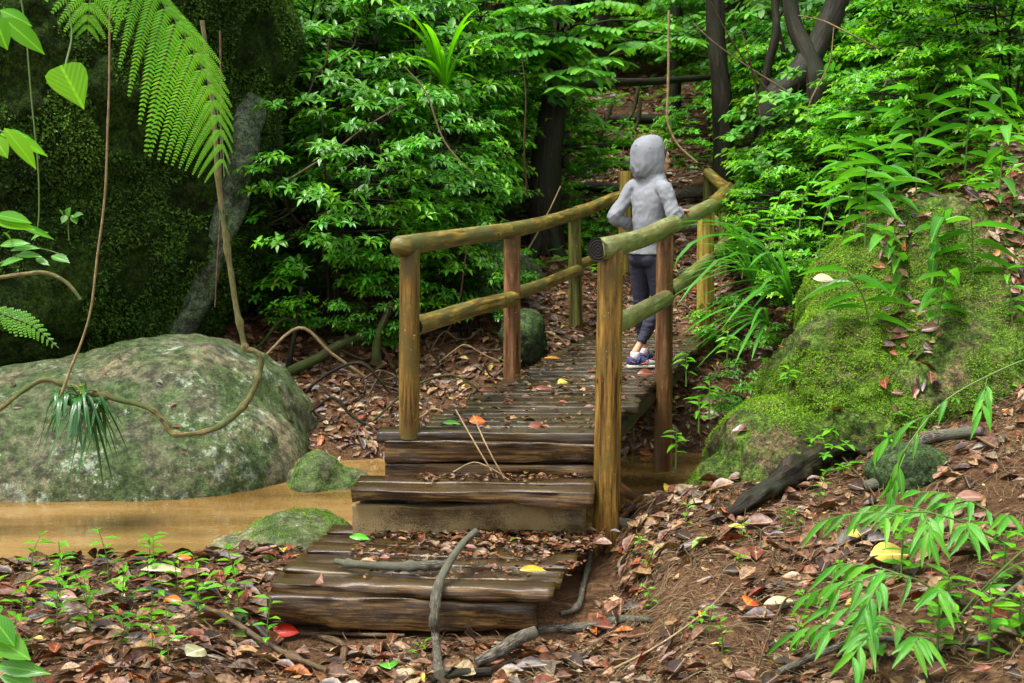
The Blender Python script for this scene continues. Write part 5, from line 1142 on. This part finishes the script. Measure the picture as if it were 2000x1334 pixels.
vine('fallen_stick', 'brown stick just in front of the lowest step', [gnd(595, 1246, .02), gnd(660, 1248, .02), gnd(720, 1250, .02), gnd(790, 1250, .02)], [.010, .011, .009], M['twig'], 8, .2, 6, 'stick', 22)
vine('root', 'thick brown root curving in the litter under the red leaf', [gnd(590, 1240, .0), gnd(640, 1256, .02), gnd(672, 1280, .03), gnd(668, 1310, .0), gnd(700, 1338, -.02)], [.014, .018, .018, .014], M['twig'], 10, .2, 6, 'root', 23)
vine('fallen_stick', 'black rod like stick along the bottom right among the bamboo leaves', [gnd(1520, 1330, .03), gnd(1600, 1300, .04), gnd(1680, 1270, .04), gnd(1760, 1262, .03)], [.013, .015, .012], M['grey'], 9, .15, 6, 'stick', 24)
vine('fallen_stick', 'thin dark stick slanting at the right edge of the litter', [gnd(1920, 1215, .03), gnd(1970, 1175, .04), gnd(2030, 1130, .04)], [.010, .012], M['grey'], 8, .15, 6, 'stick', 25)
vine('driftwood', 'forked reddish root lying in the water right of the bridge post', [flat(1202, 925, -.55), flat(1218, 955, -.6), flat(1250, 975, -.62), flat(1290, 992, -.62), flat(1335, 1000, -.6)], [.02, .032, .034, .028, .02], M['postr'], 12, .25, 6, 'driftwood', 26)
vine('log', 'smooth grey log stub at the foot of the right bridge post', [flat(1190, 1020, -.52), flat(1225, 1026, -.53), flat(1270, 1036, -.54)], [.038, .04, .04], M['grey'], 14, .04, 5, 'log', 27)
vine('rotten_log', 'thick dark rotten log at the base of the mossy rock', [gnd(1415, 1020, .02), gnd(1465, 1000, .05), gnd(1520, 970, .08), gnd(1575, 940, .10), gnd(1640, 905, .08), gnd(1700, 890, .02)], [.018, .05, .06, .062, .055, .02], M['bark'], 24, .75, 9, 'log', 28, wf=11)
vine('fallen_branch', 'crooked black branch lying on the right slope behind the bamboo', [gnd(1690, 962, .03), gnd(1745, 948, .05), gnd(1775, 910, .06), gnd(1800, 884, .07), gnd(1860, 868, .06), gnd(1920, 860, .05)], [.03, .034, .034, .032, .025], M['grey'], 12, .25, 6, 'branch', 29)
for i, (a_, b_, c_, lab) in enumerate((((925, 812), (950, 870), (985, 935), 'thin pale forked twig leaning on the deck step'), ((890, 800), (930, 870), (960, 920), 'straight pale twig leaning against the upper riser'))):
    vine('twig', lab, [at(*a_, 7.50), at(*b_, 7.36), at(*c_, 7.30)], [.005, .005, .004], M['pale'], 6, .15, 5, 'twig', 30 + i)
vine('twig', 'pale bent twig crossing the middle tread', [at(885, 922, 7.30), at(925, 903, 7.33), at(965, 918, 7.32), at(995, 938, 7.3)], [.004, .004, .003], M['pale'], 6, .15, 5, 'twig', 33)
for i, (ps, lab) in enumerate((
   (((490, 1100), (540, 1085), (590, 1068), (610, 1085), (640, 1110)), 'curly black twig on the low mossy rock'), (((420, 1075), (500, 1068), (560, 1072), (620, 1075)), 'thin dark twig across the low mossy rock'),
   (((1480, 1330), (1500, 1270), (1530, 1200), (1560, 1180)), 'thin dry stem standing on the lower right soil'), (((1200, 1330), (1290, 1280), (1380, 1215), (1430, 1160)), 'long thin pale stem crossing the soil at lower centre'),
   (((1640, 905), (1680, 950), (1710, 990)), 'thin black twig poking over the rotten log'), (((1860, 760), (1930, 790), (1990, 815)), 'dark stick on the right edge behind the bamboo twig'))):
    vine('twig', lab, [gnd(px, py, .05) for px, py in ps], [.006, .005, .004], M['twig'] if i != 3 else M['pale'], 6, .2, 6, 'twig', 40 + i)
# looping bare vines on the soil bank left of the bridge
rs = random.Random(8)
for i in range(30):
    px, py = rs.choice([(rs.uniform(560, 780), rs.uniform(700, 900)), (rs.uniform(560, 760), rs.uniform(500, 720)), (rs.uniform(820, 1000), rs.uniform(600, 760)), (rs.uniform(1180, 1400), rs.uniform(240, 420))])
    c = ground(px, py); a_ = rs.uniform(-.6, .6) + rs.choice([0, 3.14]); L = rs.uniform(.4, 1.3); P = [c + V(math.cos(a_) * L * t_ + rs.uniform(-.05, .05), math.sin(a_) * L * t_ * .5, .03 + L * .3 * math.sin(3.1 * t_) * rs.uniform(.3, 1.2)) for t_ in (0, .25, .5, .75, 1)]
    r_ = rs.uniform(.006, .016); vine('bare_branch', 'bare woody twig arching over the leaf litter of the far bank', P, [r_, r_, r_ * .5], M[rs.choice(['twig', 'pale', 'barkm', 'bark'])], 6, .2, 6, 'branch', 200 + i)['group'] = 'bare twigs on the far bank'
for i, (px, py, lab) in enumerate(((700, 780, 'loopy bare vine lying on the brown bank left of the first post'), (745, 800, 'bare twisted vine close to the first left post'), (640, 800, 'thin curved vine on the soil behind the small green rock'), (860, 700, 'arched thin vine under the left lower rail'), (940, 760, 'small arched vine beside the second left post'))):
    c = ground(px, py); P = [c + V(rs.uniform(-.12, .12) + .07 * k, rs.uniform(-.05, .05) + .05 * k, .02 + .22 * abs(math.sin(k * 1.3 + i))) for k in range(6)]
    vine('bare_vine', lab, P, [.009, .009, .007], M['twig'], 7, .2, 6, seed=50 + i)
# thin branches and pale twigs across the thicket
for i in range(26):
    px = rs.choice([rs.uniform(560, 1040), rs.uniform(1420, 1950)]); py = rs.uniform(60, 560 if px < 1100 else 330); Yd = rs.uniform(11.3, 13.5) if px < 1100 else rs.uniform(11.5, 15)
    c = at(px, py, Yd); a_ = rs.uniform(.3, 2.8); L = rs.uniform(.5, 1.3); d = V(math.cos(a_), rs.uniform(-.3, .3), math.sin(a_)) * L
    vine('bare_branch', 'thin bare branch showing between the thicket leaves', [c - d * .5, c - d * .15 + rvec(rs) * .06, c + d * .2 + rvec(rs) * .06, c + d * .5], [.010, .008, .005], M['twig'] if i % 3 else M['pale'], 6, .2, 5, 'branch', 60 + i)['group'] = 'bare branches in the thicket'
# log steps up the path
for i, (a_, b_, Yd, r) in enumerate((((1120, 350), (1240, 349), 17.2, .05), ((1125, 378), (1215, 380), 16.2, .05), ((1150, 300), (1300, 298), 19.3, .05), ((1300, 404), (1372, 392), 15.9, .045), ((1290, 382), (1380, 372), 16.6, .05), ((1110, 325), (1250, 326), 18.2, .05), ((1280, 440), (1370, 432), 15.3, .045), ((1180, 275), (1330, 272), 20.5, .06))):
    p, q = at(*a_, Yd), at(*b_, Yd); r *= 1.35; p.z = float(T(p.x, Yd)) + r * 1.1; q.z = float(T(q.x, Yd)) + r * 1.1
    vine('log_step', ['mossy round log laid as a step across the uphill path', 'log step'][0], [p, p.lerp(q, .5) + V(0, 0, .01), q], [r, r * .95, r], M['grey'] if i in (3, 4, 6) else M['bark'], 12, .15, 5, 'log', 90 + i)['group'] = 'log steps on the uphill path'

# single bright fallen leaves
def m_fall(name, c, c2): 
    m, t = nt(name); g = N(t, 'ShaderNodeTexCoord'); n = noise(t, g.outputs['Object'], 22, 4, .6, .4); uv = N(t, 'ShaderNodeUVMap'); sx = N(t, 'ShaderNodeSeparateXYZ'); t.links.new(uv.outputs[0], sx.inputs[0])
    ab = N(t, 'ShaderNodeMath', operation='ABSOLUTE'); t.links.new(sx.outputs[1], ab.inputs[0]); lt = N(t, 'ShaderNodeMath', operation='LESS_THAN'); t.links.new(ab.outputs[0], lt.inputs[0]); lt.inputs[1].default_value = .03
    col = mixc(t, ramp(t, n, [(.42, (0, 0, 0)), (.62, (1, 1, 1))]), c, c2); col = mixc(t, lt.outputs[0], col, tuple(min(.8, v * 1.5 + .08) for v in c))
    finish(t, col, .3, bump=n, bstr=.3, bdist=.003, spec=.6, transl=.12); return m
FM = {'red': m_fall('red_leaf', (.62, .035, .012), (.42, .02, .01)), 'orange': m_fall('orange_leaf', (.72, .14, .012), (.60, .07, .01)), 'yellow': m_fall('yellow_leaf', (.52, .42, .06), (.36, .26, .05)), 'cream': m_fall('cream_leaf', (.48, .45, .25), (.34, .29, .15)),
      'green': m_fall('fresh_green_leaf', (.08, .36, .02), (.06, .24, .02)), 'brown': m_fall('red_brown_leaf', (.12, .03, .014), (.20, .06, .03)), 'pink': m_fall('pinkish_brown_leaf', (.34, .17, .12), (.22, .10, .07)), 'amber': m_fall('amber_leaf', (.72, .30, .01), (.62, .20, .01))}
def fallen(px, py, L, W, ang, col, label, z=None, Y=None, up=(0, -.25, 1), tpl='ovalf', zo=.03):
    p = flat(px, py, z) if z is not None else (at(px, py, Y) if Y else ground(px, py)); p = p + V(0, 0, zo if z is None and Y is None else .012)
    lv = Leaves(); a = math.radians(ang); d = V(math.cos(a), math.sin(a), .05); lv.add((-d.x * L / 2, -d.y * L / 2, 0), d, up, L, W)
    me = lv.mesh('fallen_leaf', tpl, FM[col]); o = link('fallen_leaf', me, None, p)
    sf = o.modifiers.new('thickness', 'SOLIDIFY'); sf.thickness = .0012
    return tag(o, label, 'leaf')
fallen(560, 1252, .135, .078, -8, 'red', 'bright red fallen leaf in front of the left end of the lowest step', up=(0, -.8, 1), zo=.05)
fallen(1466, 1195, .12, .085, 65, 'orange', 'large orange leaf on the bare soil at lower right', up=(.1, -.9, 1), zo=.05)
fallen(1525, 1192, .19, .05, 25, 'cream', 'long pale yellow green leaf right of the large orange leaf', up=(0, -.6, 1), zo=.04)
fallen(1676, 1066, .13, .07, 20, 'yellow', 'yellow leaf with brown edge on the right soil slope', up=(0, -.7, 1), zo=.05)
fallen(1415, 1016, .07, .05, 80, 'orange', 'small orange leaf at the foot of the mossy rock', up=(.2, -1.2, .6), zo=.05)
fallen(1526, 680, .065, .045, 85, 'orange', 'orange leaf on the soil ledge above the mossy rock', Y=8.1, up=(0, -1, .3))
fallen(1868, 530, .0851, .04, 0, 'pink', 'curled pale brown leaf behind the orange mushroom', Y=8.6)
fallen(1610, 548, .14, .08, -5, 'cream', 'pale cream leaf lying above the mossy ridge', Y=8.4, up=(0, -.8, 1))
fallen(320, 1130, .24, .075, 5, 'cream', 'long cream leaf on the leaf litter near the creek shore', up=(0, -.3, 1), zo=.05)
fallen(385, 1298, .13, .11, 60, 'cream', 'pale green toothed leaf near the bottom left', up=(0, -.8, 1), zo=.05)
fallen(760, 1315, .13, .09, 100, 'green', 'grey green leaf lying at the bottom edge', up=(0, -.7, 1), zo=.04)
fallen(1042, 1117, .14, .045, 5, 'amber', 'bright amber leaf on the lower platform', z=zl + .03, up=(0, -.6, 1))
fallen(703, 1054, .12, .06, -10, 'green', 'fresh green leaf on the back left corner of the lower platform', z=zl + .02, up=(0, -.4, 1))
fallen(934, 826, .11, .075, 20, 'orange', 'pale orange leaf at the front of the deck', z=.03, up=(-.2, -.8, 1))
fallen(883, 830, .11, .05, 0, 'green', 'green leaf beside the pale orange leaf at the deck front', z=.015, up=(0, -.4, 1))
fallen(1050, 836, .11, .06, 10, 'brown', 'dark red leaf on the front planks of the deck', z=.02, up=(0, -.7, 1))
fallen(1062, 762, .13, .05, 0, 'brown', 'red brown leaf across the middle of the deck', z=.03, up=(0, -.5, 1))
fallen(1262, 733, .13, .075, 0, 'brown', 'big glossy red brown leaf behind the near right post below the shoes', z=.03, up=(0, -1.2, 1))
fallen(1100, 749, .09, .06, 30, 'yellow', 'small yellow leaf on the deck planks', z=.03, up=(0, -.7, 1))
fallen(1080, 702, .14, .03, 5, 'amber', 'curled tan orange leaf on the deck by the second left post', z=.03, up=(0, -.6, 1))
fallen(952, 766, .12, .035, 0, 'brown', 'dark red curled leaf at the left edge of the deck', z=.02, up=(0, -.4, 1))
fallen(628, 1140, .12, .055, -70, 'pink', 'dry brown leaf drooping over the front edge of the lowest step', z=zl + .02, up=(0, -1.5, .6), tpl='dead')
fallen(130, 1180, .12, .07, -10, 'pink', 'pink red leaf under the seedlings at the left', up=(0, -.6, 1), zo=.04)
fallen(340, 1192, .10, .05, -20, 'orange', 'orange leaf beside the black stick in the litter', up=(0, -.6, 1), zo=.05)
fallen(362, 1106, .08, .05, 10, 'orange', 'small orange leaf above the long cream leaf', up=(0, -.6, 1), zo=.04)
fallen(20, 1175, .10, .10, 60, 'brown', 'dark red leaf at the left picture edge', up=(0, -1, 1), zo=.05)
fallen(1900, 990, .2, .08, 15, 'pink', 'salmon coloured leaf under the bamboo spray', up=(0, -.6, 1), zo=.05)
fallen(1740, 1105, .22, .13, 10, 'yellow', 'broad yellowing leaf beneath the bamboo leaves', up=(0, -.8, 1), zo=.05)
fallen(1372, 1214, .10, .04, 70, 'amber', 'small leaf speckled yellow and green on the lower right soil', up=(0, -.6, 1), zo=.04)
fallen(1440, 1048, .10, .03, -5, 'yellow', 'slim yellow green leaf at the rotten log end', up=(0, -.6, 1), zo=.04)
fallen(1455, 845, .17, .04, 8, 'brown', 'curled dark brown leaf on the mossy rock shoulder', Y=7.75, up=(0, -.8, 1), tpl='dead')
fallen(1605, 870, .10, .035, 85, 'brown', 'upright dark brown leaf against the mossy rock', Y=7.75, up=(0, -1, .2), tpl='dead')
fallen(1525, 790, .10, .025, 75, 'cream', 'narrow tan leaf hanging on the mossy rock face', Y=7.95, up=(0, -1, .1), tpl='dead')
fallen(1560, 890, .10, .08, 40, 'cream', 'crumpled grey leaf at the bottom of the mossy rock', Y=7.7, up=(0, -.8, .6), tpl='dead')
# mushroom
mo = empty('mushroom', at(1868, 548, 8.3), 'orange brown capped mushroom on the rock ledge at right', 'mushroom'); mb = MB()
loft(mb, [(V(0, 0, z), V(r, 0, 0), V(0, r, 0)) for z, r in ((.0, .045), (.006, .052), (.02, .050), (.032, .034), (.038, .012))], 20); mb2 = MB(); tube(mb2, [V(0, 0, -.07), V(.004, 0, -.03), V(0, 0, .004)], [.016, .012, .011], 10)
mo.location.z += .05; M['cap'] = m_plain('mushroom_cap', (.70, .26, .07), .35); M['stalk'] = m_plain('mushroom_stalk', (.35, .2, .12), .6); mb.build('cap', M['cap'], mo); mb2.build('stalk', M['stalk'], mo)
# pebbles near the bottom edge
for i, (px, py, r, lab) in enumerate(((790, 1322, .045, 'tan smooth stone at the bottom edge under the steps'), (735, 1320, .022, 'small pale pebble left of the tan stone'), (470, 1215, .04, 'dark wet stone beside the lowest step'), (405, 1165, .05, 'greenish stone in the litter left of the platform'), (655, 1278, .025, 'small cream pebble near the brown root'))):
    p = ground(px, py); blob('stone', (p.x, p.y, p.z + .01), [((p.x, p.y, p.z + .01), (r * 1.3, r, r * .8))], M['pebble'] if i in (0, 1, 4) else M['farrock'], lab, 'stone', 3, .01, 8, i) if 'pebble' in M else None

# foreground leaves at the left edge
def twig_leaves(name, label, specs, stem, mat='leafY', tpl='ovalf'):
    b = Vector(stem[0]); o = empty(name, b, label, 'plant'); mb = MB(); tube(mb, [Vector(p) - b for p in crom([tuple(p) for p in stem], 6)], [.004, .002], 6, caps=False); link('stem', mb.mesh('stem', M['stem']), o)
    lv = Leaves()
    for (px, py, qx, qy, Yd, w) in specs:
        p = at(px, py, Yd); q = at(qx, qy, Yd - .05); d = q - p; lv.add(p - b, d, V(0, -.75, .7) + rvec(rs) * .25, d.length, w, greens(rs, .8, 1.2))
    link('leaves', lv.mesh('leaves', tpl, M[mat]), o)
twig_leaves('overhanging_plant', 'big heart shaped bright leaf hanging in front of the rock wall', [(118, 128, 165, 212, 5.0, .15)], [at(128, 128, 5.05), at(140, 60, 5.1), at(120, -40, 5.1)], 'leafY', 'heart')
twig_leaves('overhanging_plant', 'cluster of long leaves at the upper left edge', [(5, 35, 86, 100, 4.6, .07), (-10, 30, 10, 95, 4.5, .08), (0, 20, 60, 45, 4.7, .05)], [at(-60, 0, 4.6), at(0, 30, 4.6), at(40, 60, 4.6)])
twig_leaves('overhanging_plant', 'wet leaves reaching in from the left edge at mid height of the wall', [(8, 250, 74, 325, 4.6, .06), (5, 256, 92, 298, 4.8, .05), (-15, 265, 14, 305, 4.5, .06), (0, 262, 50, 262, 4.8, .04)], [at(-60, 240, 4.6), at(0, 255, 4.6), at(30, 275, 4.6)])
twig_leaves('overhanging_plant', 'flat glowing leaf at the left edge above the arched vine', [(-10, 432, 66, 440, 4.8, .06), (-10, 420, 60, 428, 4.8, .05), (35, 440, 104, 462, 5, .03)], [at(-60, 440, 4.8), at(0, 430, 4.8), at(30, 436, 4.8)])
twig_leaves('overhanging_plant', 'leafy twig with several small leaves left of the rock wall centre', [(0, 480, 55, 470, 5.6, .04), (20, 490, 75, 478, 5.6, .035), (30, 500, 80, 495, 5.6, .04), (60, 470, 90, 448, 5.6, .03), (100, 500, 135, 508, 5.7, .05), (0, 520, 40, 500, 5.6, .04), (70, 505, 95, 515, 5.6, .03), (25, 475, 10, 450, 5.6, .04)], [at(-40, 535, 5.6), at(20, 505, 5.6), at(70, 485, 5.6), at(130, 500, 5.6)], 'leafC')
twig_leaves('overhanging_plant', 'round leaved sprig clinging on the dark rock wall', [(125, 425, 118, 408, 9.2, .06), (130, 425, 135, 405, 9.2, .06), (140, 425, 160, 415, 9.2, .06), (130, 420, 120, 435, 9.2, .05), (140, 420, 150, 436, 9.2, .05)], [at(135, 470, 9.2), at(133, 440, 9.2), at(135, 420, 9.2)], 'leafB')
twig_leaves('overhanging_plant', 'dark out of focus leaves in the bottom left corner', [(-20, 1240, 60, 1285, 4.4, .09), (-10, 1300, 95, 1312, 4.4, .06), (-20, 1200, 30, 1260, 4.4, .08), (0, 1320, 80, 1345, 4.4, .05)], [at(-60, 1300, 4.4), at(0, 1290, 4.4), at(40, 1300, 4.4)], 'leafC')
